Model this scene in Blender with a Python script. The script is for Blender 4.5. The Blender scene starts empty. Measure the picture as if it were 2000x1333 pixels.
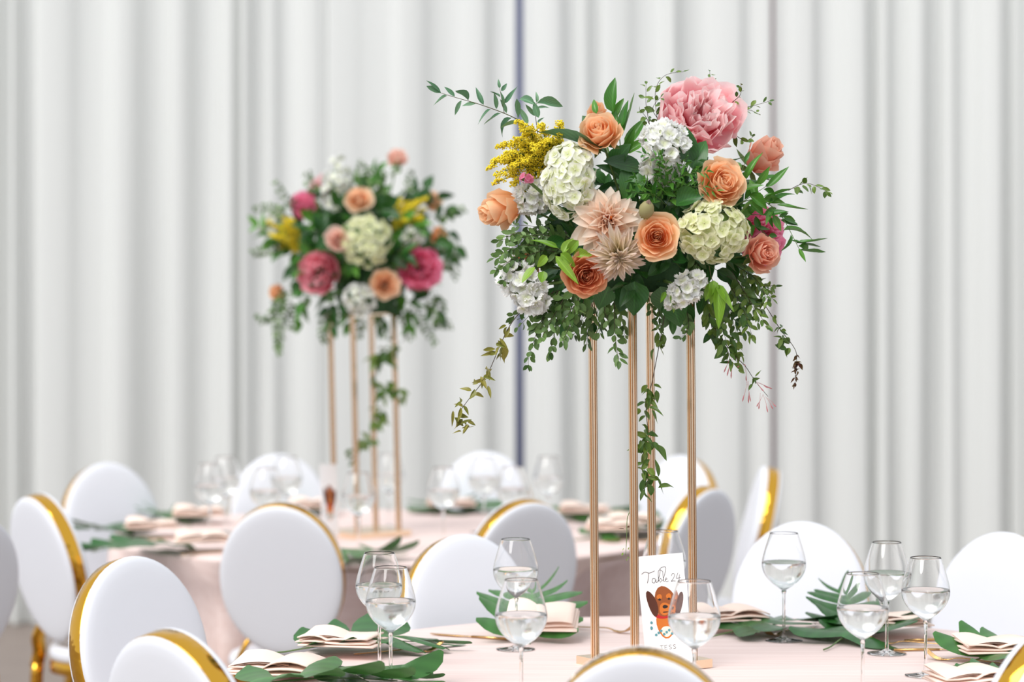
import bpy, math, random
from mathutils import Vector, Matrix, Euler
V = Vector
PI = math.pi
scene = bpy.context.scene
COL = scene.collection

# ------------------------------------------------------------------ camera
FP, YH, H = 5200.0, 545.0, 1.64          # focal length in px, horizon row, eye height
ZT = 0.76                                # table top height
cam_d = bpy.data.cameras.new('camera'); cam = bpy.data.objects.new('camera', cam_d); COL.objects.link(cam)
cam.location = (0, 0, H); cam.rotation_euler = (PI / 2, 0, 0)
cam_d.sensor_width = 36.0; cam_d.lens = FP / 2000 * 36.0
cam_d.shift_y = -(666.5 - YH) / 2000
cam_d.dof.use_dof = True; cam_d.dof.focus_distance = 5.95; cam_d.dof.aperture_fstop = 2.1
cam_d.clip_start = 0.05
scene.camera = cam

# ------------------------------------------------------------------ light
world = bpy.data.worlds.new('world'); scene.world = world; world.use_nodes = True
bg = world.node_tree.nodes['Background']
bg.inputs[0].default_value = (0.90, 0.95, 1.0, 1); bg.inputs[1].default_value = 0.72
sun_d = bpy.data.lights.new('sun_offscreen', 'SUN'); sun = bpy.data.objects.new('sun_offscreen', sun_d); COL.objects.link(sun)
sun_d.energy = 2.3; sun_d.angle = math.radians(42); sun_d.color = (1.0, 0.985, 0.96)
sun.rotation_euler = V((0.42, 0.53, -0.74)).to_track_quat('-Z', 'Y').to_euler()
vs = scene.view_settings
vs.view_transform = 'Standard'; vs.look = 'None'; vs.gamma = 1.0; vs.use_curve_mapping = False
vs.exposure = 0.40

def P(px, py, D): return V(((px - 1000) / FP * D, D, H + (YH - py) / FP * D))
def TB(px, py, z=ZT):
    D = FP * (H - z) / (py - YH)
    return V(((px - 1000) / FP * D, D, z))

# ------------------------------------------------------------------ materials
def srgb(r, g, b):
    f = lambda c: (c / 255 / 12.92) if c <= 10 else ((c / 255 + 0.055) / 1.055) ** 2.4
    return (f(r), f(g), f(b), 1)
def newmat(name):
    m = bpy.data.materials.new(name); m.use_nodes = True
    nt = m.node_tree; return m, nt, nt.nodes['Principled BSDF']
def simple(name, col, rough=0.5, metal=0.0, bump=0.0, bscale=60, var=0.0, spec=0.5):
    m, nt, b = newmat(name)
    b.inputs['Base Color'].default_value = col; b.inputs['Roughness'].default_value = rough
    b.inputs['Metallic'].default_value = metal; b.inputs['Specular IOR Level'].default_value = spec
    if bump or var:
        tc = nt.nodes.new('ShaderNodeTexCoord'); n = nt.nodes.new('ShaderNodeTexNoise')
        n.inputs['Scale'].default_value = bscale; nt.links.new(tc.outputs['Object'], n.inputs['Vector'])
        if bump:
            bp = nt.nodes.new('ShaderNodeBump'); bp.inputs['Strength'].default_value = bump; bp.inputs['Distance'].default_value = 0.01
            nt.links.new(n.outputs[0], bp.inputs['Height']); nt.links.new(bp.outputs[0], b.inputs['Normal'])
        if var:
            mx = nt.nodes.new('ShaderNodeMix'); mx.data_type = 'RGBA'
            mx.inputs[6].default_value = col; mx.inputs[7].default_value = tuple(c * (1 - var) for c in col[:3]) + (1,)
            nt.links.new(n.outputs[0], mx.inputs[0]); nt.links.new(mx.outputs[2], b.inputs['Base Color'])
    return m
def petal_mat(name, base, tip, mid=None, transl=0.45, rnd=0.12, ramp=None):
    m, nt, b = newmat(name)
    uv = nt.nodes.new('ShaderNodeUVMap'); sp = nt.nodes.new('ShaderNodeSeparateXYZ'); nt.links.new(uv.outputs[0], sp.inputs[0])
    cr = nt.nodes.new('ShaderNodeValToRGB')
    cr.color_ramp.elements[0].color = base; cr.color_ramp.elements[1].color = tip
    if mid: e = cr.color_ramp.elements.new(0.55); e.color = mid
    nz = nt.nodes.new('ShaderNodeTexNoise'); nz.inputs['Scale'].default_value = 70
    tc = nt.nodes.new('ShaderNodeTexCoord'); nt.links.new(tc.outputs['Object'], nz.inputs['Vector'])
    ad = nt.nodes.new('ShaderNodeMath'); ad.operation = 'MULTIPLY_ADD'; ad.inputs[1].default_value = 0.25
    nt.links.new(nz.outputs[0], ad.inputs[0]); 
    sb = nt.nodes.new('ShaderNodeMath'); sb.operation = 'SUBTRACT'; sb.inputs[1].default_value = 0.125
    nt.links.new(sp.outputs[1], sb.inputs[0]); nt.links.new(sb.outputs[0], ad.inputs[2]); nt.links.new(ad.outputs[0], cr.inputs[0])
    oi = nt.nodes.new('ShaderNodeObjectInfo'); hs = nt.nodes.new('ShaderNodeHueSaturation')
    mr = nt.nodes.new('ShaderNodeMapRange'); mr.inputs[3].default_value = 1 - rnd; mr.inputs[4].default_value = 1 + rnd * 0.6
    nt.links.new(oi.outputs['Random'], mr.inputs[0]); nt.links.new(mr.outputs[0], hs.inputs['Value']); nt.links.new(cr.outputs[0], hs.inputs['Color'])
    nt.links.new(hs.outputs[0], b.inputs['Base Color']); b.inputs['Roughness'].default_value = 0.6; b.inputs['Specular IOR Level'].default_value = 0.25
    tr = nt.nodes.new('ShaderNodeBsdfTranslucent'); nt.links.new(hs.outputs[0], tr.inputs[0])
    ms = nt.nodes.new('ShaderNodeMixShader'); ms.inputs[0].default_value = transl
    nt.links.new(b.outputs[0], ms.inputs[1]); nt.links.new(tr.outputs[0], ms.inputs[2])
    nt.links.new(ms.outputs[0], nt.nodes['Material Output'].inputs[0]); return m
def leaf_mat(name, col, col2, rough=0.42, transl=0.18, rib=0.5):
    m, nt, b = newmat(name)
    oi = nt.nodes.new('ShaderNodeObjectInfo'); mx = nt.nodes.new('ShaderNodeMix'); mx.data_type = 'RGBA'
    mx.inputs[6].default_value = col; mx.inputs[7].default_value = col2; nt.links.new(oi.outputs['Random'], mx.inputs[0])
    uv = nt.nodes.new('ShaderNodeUVMap'); sp = nt.nodes.new('ShaderNodeSeparateXYZ'); nt.links.new(uv.outputs[0], sp.inputs[0])
    a = nt.nodes.new('ShaderNodeMath'); a.operation = 'SUBTRACT'; a.inputs[1].default_value = 0.5; nt.links.new(sp.outputs[0], a.inputs[0])
    c = nt.nodes.new('ShaderNodeMath'); c.operation = 'ABSOLUTE'; nt.links.new(a.outputs[0], c.inputs[0])
    mr = nt.nodes.new('ShaderNodeMapRange'); mr.inputs[1].default_value = 0.015; mr.inputs[2].default_value = 0.05
    mr.inputs[3].default_value = 1 + rib; mr.inputs[4].default_value = 1; nt.links.new(c.outputs[0], mr.inputs[0])
    wv = nt.nodes.new('ShaderNodeTexWave'); wv.inputs['Scale'].default_value = 4.5; wv.inputs['Distortion'].default_value = 2.0
    wv.bands_direction = 'DIAGONAL'; nt.links.new(uv.outputs[0], wv.inputs['Vector'])
    m2 = nt.nodes.new('ShaderNodeMapRange'); m2.inputs[3].default_value = 0.88; m2.inputs[4].default_value = 1.1; nt.links.new(wv.outputs[0], m2.inputs[0])
    mu = nt.nodes.new('ShaderNodeMath'); mu.operation = 'MULTIPLY'; nt.links.new(mr.outputs[0], mu.inputs[0]); nt.links.new(m2.outputs[0], mu.inputs[1])
    hs = nt.nodes.new('ShaderNodeHueSaturation'); nt.links.new(mx.outputs[2], hs.inputs['Color']); nt.links.new(mu.outputs[0], hs.inputs['Value'])
    nt.links.new(hs.outputs[0], b.inputs['Base Color']); b.inputs['Roughness'].default_value = rough
    tr = nt.nodes.new('ShaderNodeBsdfTranslucent'); nt.links.new(hs.outputs[0], tr.inputs[0])
    ms = nt.nodes.new('ShaderNodeMixShader'); ms.inputs[0].default_value = transl
    nt.links.new(b.outputs[0], ms.inputs[1]); nt.links.new(tr.outputs[0], ms.inputs[2])
    nt.links.new(ms.outputs[0], nt.nodes['Material Output'].inputs[0]); return m

M = {}
M['vinyl'] = simple('white_vinyl', (0.74, 0.75, 0.80, 1), 0.45, bump=0.03, bscale=25)
M['gold'] = simple('polished_gold', srgb(222, 168, 62), 0.10, 1.0, bump=0.7, bscale=16)
M['standgold'] = simple('satin_gold', srgb(248, 222, 192), 0.24, 1.0, bump=0.02, bscale=30)
M['cutlery'] = simple('cutlery_gold', srgb(214, 170, 112), 0.22, 1.0)
M['napkin'] = simple('blush_napkin', srgb(246, 222, 208), 0.85, bump=0.05, bscale=500)
M['paper'] = simple('card_paper', srgb(250, 248, 247), 0.6)
M['ink'] = simple('grey_ink', srgb(70, 66, 68), 0.7)
M['foam'] = simple('floral_foam', srgb(46, 80, 46), 0.95, bump=0.4, bscale=80)
M['stem'] = simple('green_stem', srgb(92, 120, 58), 0.55)
M['stem_dark'] = simple('brown_stem', srgb(66, 52, 38), 0.6)
M['stem_olive'] = simple('olive_stem', srgb(96, 92, 52), 0.6)
M['floor'] = simple('floor_boards', srgb(138, 124, 116), 0.5, bump=0.05, bscale=6, var=0.25)
M['pipe'] = simple('blue_grey_pipe', srgb(120, 126, 164), 0.5)
M['wood'] = simple('table_plywood', srgb(150, 120, 90), 0.6, var=0.2)

def glass_mat(name, ior, col=(1, 1, 1, 1), rough=0.0):
    m, nt, b = newmat(name)
    b.inputs['Base Color'].default_value = col; b.inputs['Transmission Weight'].default_value = 1
    b.inputs['IOR'].default_value = ior; b.inputs['Roughness'].default_value = rough; return m
M['glass'] = glass_mat('clear_glass', 1.42)
M['water'] = glass_mat('water', 1.33, (0.99, 1.0, 0.995, 1), 0.16)

def cloth_mat():
    m, nt, b = newmat('blush_tablecloth')
    tc = nt.nodes.new('ShaderNodeTexCoord'); mp = nt.nodes.new('ShaderNodeMapping'); mp.inputs['Scale'].default_value = (3, 130, 40)
    n = nt.nodes.new('ShaderNodeTexNoise'); n.inputs['Scale'].default_value = 1.0; n.inputs['Detail'].default_value = 3
    nt.links.new(tc.outputs['Object'], mp.inputs[0]); nt.links.new(mp.outputs[0], n.inputs['Vector'])
    cr = nt.nodes.new('ShaderNodeValToRGB'); cr.color_ramp.elements[0].position = 0.3; cr.color_ramp.elements[1].position = 0.62
    cr.color_ramp.elements[0].color = srgb(222, 198, 192); cr.color_ramp.elements[1].color = srgb(233, 213, 208)
    nt.links.new(n.outputs[0], cr.inputs[0]); nt.links.new(cr.outputs[0], b.inputs['Base Color'])
    b.inputs['Roughness'].default_value = 0.7; b.inputs['Specular IOR Level'].default_value = 0.3
    bp = nt.nodes.new('ShaderNodeBump'); bp.inputs['Strength'].default_value = 0.06; bp.inputs['Distance'].default_value = 0.01
    nt.links.new(n.outputs[0], bp.inputs['Height']); nt.links.new(bp.outputs[0], b.inputs['Normal']); return m
M['cloth'] = cloth_mat()
def curtain_mat():
    m, nt, b = newmat('sheer_white_curtain')
    b.inputs['Base Color'].default_value = (0.80, 0.81, 0.80, 1); b.inputs['Roughness'].default_value = 0.9; b.inputs['Specular IOR Level'].default_value = 0.1
    tr = nt.nodes.new('ShaderNodeBsdfTranslucent'); tr.inputs[0].default_value = (0.88, 0.88, 0.86, 1)
    ms = nt.nodes.new('ShaderNodeMixShader'); ms.inputs[0].default_value = 0.35
    nt.links.new(b.outputs[0], ms.inputs[1]); nt.links.new(tr.outputs[0], ms.inputs[2])
    nt.links.new(ms.outputs[0], nt.nodes['Material Output'].inputs[0]); return m
M['curtain'] = curtain_mat()

# flower colours
M['rose'] = petal_mat('peach_rose', srgb(252, 164, 92), srgb(255, 220, 182), srgb(254, 190, 130))
M['rose_lt'] = petal_mat('light_peach_rose', srgb(252, 176, 116), srgb(255, 230, 204), srgb(255, 208, 160))
M['rose_dk'] = petal_mat('copper_rose', srgb(226, 124, 72), srgb(244, 186, 146), srgb(236, 150, 102))
M['rose_pk'] = petal_mat('salmon_rose', srgb(248, 150, 120), srgb(252, 206, 182), srgb(250, 176, 148))
M['rose_bl'] = petal_mat('blush_rose', srgb(246, 176, 150), srgb(255, 230, 218), srgb(252, 208, 192))
M['peony'] = petal_mat('pink_peony', srgb(252, 128, 156), srgb(255, 234, 232), srgb(255, 186, 196), transl=0.5)
M['peony_hot'] = petal_mat('hot_pink_peony', srgb(238, 80, 136), srgb(255, 176, 204), srgb(250, 128, 170), transl=0.5)
M['peony_red'] = petal_mat('coral_peony', srgb(240, 108, 138), srgb(255, 196, 206), srgb(250, 150, 170), transl=0.5)
M['dahlia'] = petal_mat('cream_pink_dahlia', srgb(246, 196, 154), srgb(254, 242, 228), srgb(250, 226, 206), transl=0.5)
M['dahlia_p'] = petal_mat('pale_dahlia', srgb(214, 204, 140), srgb(240, 224, 218), srgb(238, 222, 194), transl=0.5)
M['dahlia_c'] = petal_mat('dahlia_heart', srgb(206, 74, 28), srgb(240, 150, 80))
M['hydr'] = petal_mat('white_hydrangea', srgb(222, 228, 160), srgb(254, 254, 246), srgb(252, 252, 238), transl=0.45, rnd=0.06)
M['hydr_g'] = petal_mat('cream_hydrangea', srgb(214, 220, 146), srgb(250, 249, 224), srgb(244, 244, 208), transl=0.45, rnd=0.08)
M['stock'] = petal_mat('white_stock', srgb(236, 240, 205), srgb(255, 255, 254), srgb(254, 254, 252), transl=0.5, rnd=0.05)
M['pinkbit'] = petal_mat('pink_phlox', srgb(240, 120, 160), srgb(248, 170, 200))
M['goldenrod'] = simple('goldenrod_yellow', srgb(255, 230, 48), 0.8, var=0.22, bscale=200)
M['budgreen'] = petal_mat('dahlia_bud', srgb(150, 160, 40), srgb(206, 180, 178), srgb(196, 186, 140))
M['bud_pink'] = simple('jasmine_bud', srgb(190, 120, 124), 0.6)
# leaves
M['lf_salal'] = leaf_mat('salal_leaf', srgb(34, 76, 30), srgb(58, 108, 46), 0.34)
M['lf_blue'] = leaf_mat('blue_green_leaf', srgb(82, 126, 90), srgb(122, 162, 124), 0.45)
M['lf_ruscus'] = leaf_mat('ruscus_leaf', srgb(52, 110, 32), srgb(98, 152, 58), 0.35)
M['lf_euc'] = leaf_mat('eucalyptus_leaf', srgb(54, 86, 32), srgb(110, 142, 76), 0.5, rib=0.25)
M['lf_light'] = leaf_mat('fresh_green_leaf', srgb(104, 148, 38), srgb(142, 178, 62), 0.4, 0.3)
M['lf_jas'] = leaf_mat('jasmine_leaf', srgb(60, 96, 34), srgb(110, 134, 52), 0.4)
M['lf_olive'] = leaf_mat('olive_jasmine_leaf', srgb(112, 116, 42), srgb(150, 140, 62), 0.4)
M['lf_brown'] = leaf_mat('bronze_jasmine_leaf', srgb(84, 46, 34), srgb(96, 76, 38), 0.5)
M['lf_mon'] = leaf_mat('monstera_leaf', srgb(40, 92, 42), srgb(66, 118, 52), 0.3, 0.12)

# ------------------------------------------------------------------ mesh helpers
def mesh(name, verts, faces, uvs=None, smooth=True):
    me = bpy.data.meshes.new(name); me.from_pydata([tuple(v) for v in verts], [], faces)
    if uvs is not None:
        ul = me.uv_layers.new(name='UVMap'); fl = []
        for p in me.polygons:
            for vi in p.vertices: fl += uvs[vi]
        ul.data.foreach_set('uv', fl)
    if smooth: me.polygons.foreach_set('use_smooth', [True] * len(me.polygons))
    me.materials.append(None); me.update(); return me
def obj(name, me, mat, parent=None, mtx=None):
    o = bpy.data.objects.new(name, me); COL.objects.link(o)
    if parent is not None: o.parent = parent
    if mtx is not None: o.matrix_basis = mtx
    if mat is not None:
        o.material_slots[0].link = 'OBJECT'; o.material_slots[0].material = mat
    return o
def tag(o, label, cat, group=None, kind=None):
    if label: o['label'] = label
    if cat: o['category'] = cat
    if group: o['group'] = group
    if kind: o['kind'] = kind
    return o
def thing(name, label, cat, loc=(0, 0, 0), rotz=0.0, group=None, mtx=None):
    o = bpy.data.objects.new(name, None); COL.objects.link(o); o.empty_display_size = 0.05
    if mtx is not None: o.matrix_basis = mtx
    else: o.location = loc; o.rotation_euler = (0, 0, rotz)
    return tag(o, label, cat, group)
def grid(nu, nv, f, name='patch', wrap=False):
    vs_, uv, fc = [], [], []
    for j in range(nv + 1):
        for i in range(nu + 1):
            u, v = i / nu, j / nv
            vs_.append(f(u, v)); uv.append((u, v))
    for j in range(nv):
        for i in range(nu):
            a = j * (nu + 1) + i; fc.append((a, a + 1, a + nu + 2, a + nu + 1))
    return vs_, fc, uv
class MB:
    def __init__(s): s.v, s.f, s.u = [], [], []
    def add(s, v, f, u=None):
        n = len(s.v); s.v += [V(x) for x in v]; s.f += [tuple(i + n for i in q) for q in f]
        s.u += (u if u else [(0.5, 0.5)] * len(v)); return s
    def box(s, c, d, m=None):
        vv = []
        for x in (-.5, .5):
            for y in (-.5, .5):
                for z in (-.5, .5):
                    p = V((x * d[0], y * d[1], z * d[2]))
                    if m: p = m @ p
                    vv.append(p + V(c))
        return s.add(vv, [(0, 1, 3, 2), (4, 6, 7, 5), (0, 4, 5, 1), (2, 3, 7, 6), (0, 2, 6, 4), (1, 5, 7, 3)])
    def tube(s, pts, rad, n=6, cap=True):
        pts = [V(p) for p in pts]; m = len(pts)
        if not hasattr(rad, '__len__'): rad = [rad] * m
        vv, ff = [], []; ref = V((0.31, 0.2, 0.93))
        for i, p in enumerate(pts):
            t = (pts[min(i + 1, m - 1)] - pts[max(i - 1, 0)])
            t = t.normalized() if t.length > 1e-9 else V((0, 0, 1))
            a = t.cross(ref)
            if a.length < 1e-3: a = t.cross(V((1, 0, 0)))
            a.normalize(); b = t.cross(a)
            for k in range(n):
                an = 2 * PI * k / n; vv.append(p + (a * math.cos(an) + b * math.sin(an)) * rad[i])
        for i in range(m - 1):
            for k in range(n):
                k2 = (k + 1) % n; ff.append((i * n + k, i * n + k2, (i + 1) * n + k2, (i + 1) * n + k))
        if cap: ff.append(tuple(range(n))[::-1]); ff.append(tuple((m - 1) * n + k for k in range(n)))
        return s.add(vv, ff)
    def bar(s, pts, w, t, side):               # flat strip: w along side, t across
        pts = [V(p) for p in pts]; m = len(pts); side = V(side).normalized(); vv, ff = [], []
        if not hasattr(w, '__len__'): w = [w] * m
        if not hasattr(t, '__len__'): t = [t] * m
        for i, p in enumerate(pts):
            tg = (pts[min(i + 1, m - 1)] - pts[max(i - 1, 0)]).normalized()
            nn = tg.cross(side).normalized(); sd = nn.cross(tg)
            for a, b in ((-.5, -.5), (.5, -.5), (.5, .5), (-.5, .5)): vv.append(p + sd * a * w[i] + nn * b * t[i])
        for i in range(m - 1):
            for k in range(4): ff.append((i * 4 + k, i * 4 + (k + 1) % 4, i * 4 + 4 + (k + 1) % 4, i * 4 + 4 + k))
        ff.append((3, 2, 1, 0)); ff.append(tuple((m - 1) * 4 + k for k in range(4)))
        return s.add(vv, ff)
    def lathe(s, prof, n=32, close=False):
        vv, ff = [], []; m = len(prof)
        for (r, z) in prof:
            for k in range(n):
                a = 2 * PI * k / n; vv.append((r * math.cos(a), r * math.sin(a), z))
        for i in range(m if close else m - 1):
            i2 = (i + 1) % m
            for k in range(n):
                k2 = (k + 1) % n; ff.append((i * n + k, i * n + k2, i2 * n + k2, i2 * n + k))
        return s.add(vv, ff)
    def mesh(s, name, smooth=True): return mesh(name, s.v, s.f, s.u, smooth)
def catmull(pts, n):
    pts = [V(p) for p in pts]; out = []
    for i in range(len(pts) - 1):
        p0, p1, p2, p3 = pts[max(i - 1, 0)], pts[i], pts[i + 1], pts[min(i + 2, len(pts) - 1)]
        for k in range(n):
            t = k / n
            out.append(0.5 * ((2 * p1) + (p2 - p0) * t + (2 * p0 - 5 * p1 + 4 * p2 - p3) * t * t + (3 * p1 - p0 - 3 * p2 + p3) * t ** 3))
    return out + [pts[-1]]
def frame(pos, zdir, roll=0.0):
    z = V(zdir).normalized(); up = V((0, 0, 1)) if abs(z.z) < 0.95 else V((0, 1, 0))
    x = up.cross(z).normalized(); y = z.cross(x)
    m = Matrix((x, y, z)).transposed().to_4x4()
    return Matrix.Translation(pos) @ m @ Matrix.Rotation(roll, 4, 'Z')

# ------------------------------------------------------------------ setting
fl = MB().box((0, 8, -0.05), (60, 60, 0.1))
tag(obj('floor', fl.mesh('floor', False), M['floor']), 'greyish floor under the tables', 'floor', None, 'structure')

wb = MB().box((0, 14.2, 2.1), (16, 0.02, 4.2))
tag(obj('wall_back', wb.mesh('wall_back', False), M['curtain']), 'white tent wall behind the drapes', 'wall', None, 'structure')
def curtain(px0, px1, seed, label, D=12.6, pleats=None):
    rng = random.Random(seed); x0, x1 = (px0 - 1000) / FP * D, (px1 - 1000) / FP * D
    # knots across the width, alternately in front and behind, at uneven spacing
    ks = []; x = x0; s = 1
    while x < x1:
        ks.append((x, s * rng.uniform(0.012, 0.062), rng.uniform(-0.03, 0.03))); x += rng.choice([0.03, 0.04, 0.06, 0.08, 0.11, 0.16, 0.22]) * rng.uniform(.8, 1.2); s = -s
    ks.append((x1, 0.0, 0.0))
    NV = 7; Zt = 3.9; rows = []
    for j in range(NV + 1):
        v = j / NV; z = 0.012 + v * (Zt - 0.012); line = []
        for i in range(len(ks) - 1):
            (xa, da, wa), (xb, db, wb) = ks[i], ks[i + 1]
            ampa = 1 + 0.25 * math.sin(v * 3 + i * 1.7); ampb = 1 + 0.25 * math.sin(v * 3 + (i + 1) * 1.7)
            for k in range(10):
                t = k / 10; c = (1 - math.cos(PI * t)) / 2
                xx = xa + (xb - xa) * t + 0.35 * (xb - xa) * math.sin(2 * PI * t) * 0.25
                xx += (wa * (1 - t) + wb * t) * (1 - v) * 0.8
                line.append(V((min(max(xx, x0), x1), D + da * ampa * (1 - c) + db * ampb * c, z)))
        rows.append(line)
    n = len(rows[0]); vv = [p for r in rows for p in r]; ff = []
    for j in range(NV):
        for i in range(n - 1): a = j * n + i; ff.append((a, a + 1, a + n + 1, a + n))
    o = obj('curtain', mesh('curtain', vv, ff), M['curtain'])
    return tag(o, label, 'curtain', 'white drapes along the wall')
curtain(-520, 640, 3, 'white floor-length pleated drape behind the chair with thick gold band')
curtain(632, 1013, 8, 'white pleated drape ending at a narrow blue-grey slit')
curtain(1021, 1507, 21, 'white pleated drape hanging between two narrow slits')
curtain(1512, 2520, 14, 'white pleated drape behind the tall glasses, beside a mauve slit')
for px, lab, mt in ((1016, 'blue-grey drape pole showing through the slit in the curtains', M['pipe']),
                    (1509, 'mauve drape pole showing through the slit above the edge-on chair', simple('mauve_pipe', srgb(150, 120, 128), 0.5))):
    p = thing('drape_pole', lab, 'pole', ((px - 1000) / FP * 12.78, 12.78, 0), 0, 'drape poles')
    obj('tube', MB().tube([(0, 0, 0.01), (0, 0, 3.9)], 0.028, 10).mesh('tube'), mt, p)
    obj('base_plate', MB().box((0, 0, 0.006), (0.35, 0.2, 0.012)).mesh('base_plate', False), mt, p)

# ------------------------------------------------------------------ chairs
A_, B_ = 0.190, 0.236
LEAN = math.radians(13)
BC = V((0, -0.235, 0.963 - B_ * math.cos(LEAN)))
BM = Matrix.Translation(BC) @ Matrix.Rotation(LEAN, 4, 'X')    # local: x width, z height, +y front
def ell(s, a, y=0.0, A=A_, B=B_): return V((A * s * math.cos(a), y, B * s * math.sin(a)))
def cushion(y0, h, s0, sign):
    vv, ff = [], []; N = 56; ss = [s0, s0 * 1.004, s0 * .995, s0 * .975, s0 * .93, s0 * .85, s0 * .7, s0 * .45, s0 * .2]
    hs = [0, .25, .5, .68, .83, .92, .97, .99, 1.0]
    for s, q in zip(ss, hs):
        for k in range(N): vv.append(BM @ ell(s, 2 * PI * k / N, sign * (y0 + h * q)))
    vv.append(BM @ V((0, sign * (y0 + h), 0)))
    for i in range(len(ss) - 1):
        for k in range(N): k2 = (k + 1) % N; ff.append((i * N + k, i * N + k2, i * N + N + k2, i * N + N + k))
    L = (len(ss) - 1) * N
    for k in range(N): ff.append((L + k, L + (k + 1) % N, L + N))
    return mesh('cushion', vv, ff)
def chair_meshes():
    d = {}
    d['front_cushion'] = cushion(0.018, 0.024, 1.0, 1)
    d['rear_panel'] = cushion(0.020, 0.016, 0.996, -1)
    vv, ff = [], []; N = 64
    for (s, y) in ((1.0, -.022), (1.004, -.021), (1.004, .019), (1.0, .020), (0.93, .020), (0.93, -.022)):
        for k in range(N): vv.append(BM @ ell(s, 2 * PI * k / N, y))
    for i in range(6):
        for k in range(N): k2 = (k + 1) % N; i2 = (i + 1) % 6; ff.append((i * N + k, i * N + k2, i2 * N + k2, i2 * N + k))
    d['back_frame'] = mesh('back_frame', vv, ff)
    for sx, nm in ((-1, 'sl'), (1, 'sr')):
        a = BM @ ell(1.0, -PI / 2 + sx * .62)
        d[nm] = MB().bar(catmull([a, (sx * .135, -.205, .50), (sx * .155, -.190, .452), (sx * .165, -.195, .40)], 4), .042, .012, (0, 1, 0)).mesh('support')
        d['l' + nm] = MB().bar(catmull([(sx * .165, -.192, .41), (sx * .172, -.205, .22), (sx * .185, -.26, 0.0)], 4), .034, .022, (0, 1, 0)).mesh('leg')
        d['f' + nm] = MB().tube([(sx * .165, .165, .41), (sx * .17, .175, .2), (sx * .172, .18, 0.0)], [.019, .016, .011], 10).mesh('leg')
    def seat_ring(z, s): 
        return [V(((.225 * s + .012 * math.sin(a)) * math.cos(a), .215 * s * math.sin(a) + .005, z)) for a in [2 * PI * k / 40 for k in range(40)]]
    def loft(rs, nm, close=False):
        vv = [p for r in rs for p in r]; ff = []
        for i in range(len(rs) - 1):
            for k in range(40): k2 = (k + 1) % 40; ff.append((i * 40 + k, i * 40 + k2, i * 40 + 40 + k2, i * 40 + 40 + k))
        ff.append(tuple(range(40))[::-1]); ff.append(tuple((len(rs) - 1) * 40 + k for k in range(40)))
        return mesh(nm, vv, ff)
    d['seat'] = loft([seat_ring(.432, .97), seat_ring(.445, 1.0), seat_ring(.463, 1.0), seat_ring(.478, .96), seat_ring(.486, .85), seat_ring(.49, .5)], 'seat')
    d['seat_frame'] = loft([seat_ring(.392, .96), seat_ring(.394, .99), seat_ring(.43, .99), seat_ring(.4325, .96)], 'seat_frame')
    return d
CH = chair_meshes(); CHAIRS = []
def chair(px, py, deg, label, group=None, D=None):
    """apex of the oval back at pixel (px,py); deg = heading of the sitter, 0 = away from camera, + = towards +x"""
    if D is None: D = FP * (H - 0.963) / (py - YH)
    ap = P(px, py, D); rz = -math.radians(deg)
    apl = V((0, BC.y - B_ * math.sin(LEAN), 0)); off = Matrix.Rotation(rz, 3, 'Z') @ apl
    t = thing('oval_back_chair', label, 'chair', (ap.x - off.x, ap.y - off.y, 0), rz, group)
    obj('front_cushion', CH['front_cushion'], M['vinyl'], t); obj('rear_panel', CH['rear_panel'], M['vinyl'], t)
    obj('back_frame', CH['back_frame'], M['gold'], t)
    for k in ('sl', 'sr'):
        obj('back_support', CH[k], M['gold'], t); obj('leg', CH['l' + k], M['gold'], t); obj('leg', CH['f' + k], M['gold'], t)
    obj('seat', CH['seat'], M['vinyl'], t); obj('seat_frame', CH['seat_frame'], M['gold'], t)
    CHAIRS.append(t); return t
G1, G2 = 'chairs around the table with the Table 24 card', 'chairs around the table nearer the curtains'
chair(895, 1047, 150, 'white oval-back chair facing out beyond the pair of glasses between the tables', G1)
chair(1572, 1022, 197, 'white oval-back chair behind the wine glass next to the Table 24 card', G1)
chair(1972, 1043, 220, 'white oval-back chair facing the large dark leaf and gold knives', G1)
chair(245, 1098, 133, 'white oval-back chair with broad gold edge, cushion toward the curtain-side table', G1, 6.45)
chair(318, 1236, 42, 'white oval-back chair seen from behind, overlapping another gold-edged chair', G1)
chair(1250, 1272, 6, 'white oval-back chair pushed up in front of the gold flower stand base', G1)
chair(2075, 1228, -44, 'white oval-back chair with gold edge turned toward a napkin and leaf corner', G1)
chair(545, 985, 8, 'grey-shaded oval chair back standing before the curtain-side table beside its table card', G2)
chair(1032, 978, -31, 'pale grey oval chair back with gold edge at the curtain-side table, behind a tall glass', G2)
chair(1382, 952, -52, 'blue-grey oval chair back standing beside the gold poles and Table 24 card', G2)
chair(1340, 893, 226, 'white oval-back chair by the drapes, partly behind the blue-grey chair', G2)
chair(1508, 915, 269, 'white oval-back chair seen edge-on with a broad gold side', G2)
chair(950, 885, 190, 'white oval-back chair under the blue-grey curtain slit, glasses before it', G2)
chair(540, 890, 165, 'white oval-back chair beside the small blurred table card, glasses before it', G2)
chair(202, 907, 145, 'white oval-back chair with thin gold side at the curtain-side table, napkins before it', G2)
chair(68, 968, 52, 'white oval-back chair seen from behind with thick gold band and splayed gold supports', G2)
chair(-58, 1005, -48, 'white oval-back chair cut by the picture edge next to gold-banded chair', G2)

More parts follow.
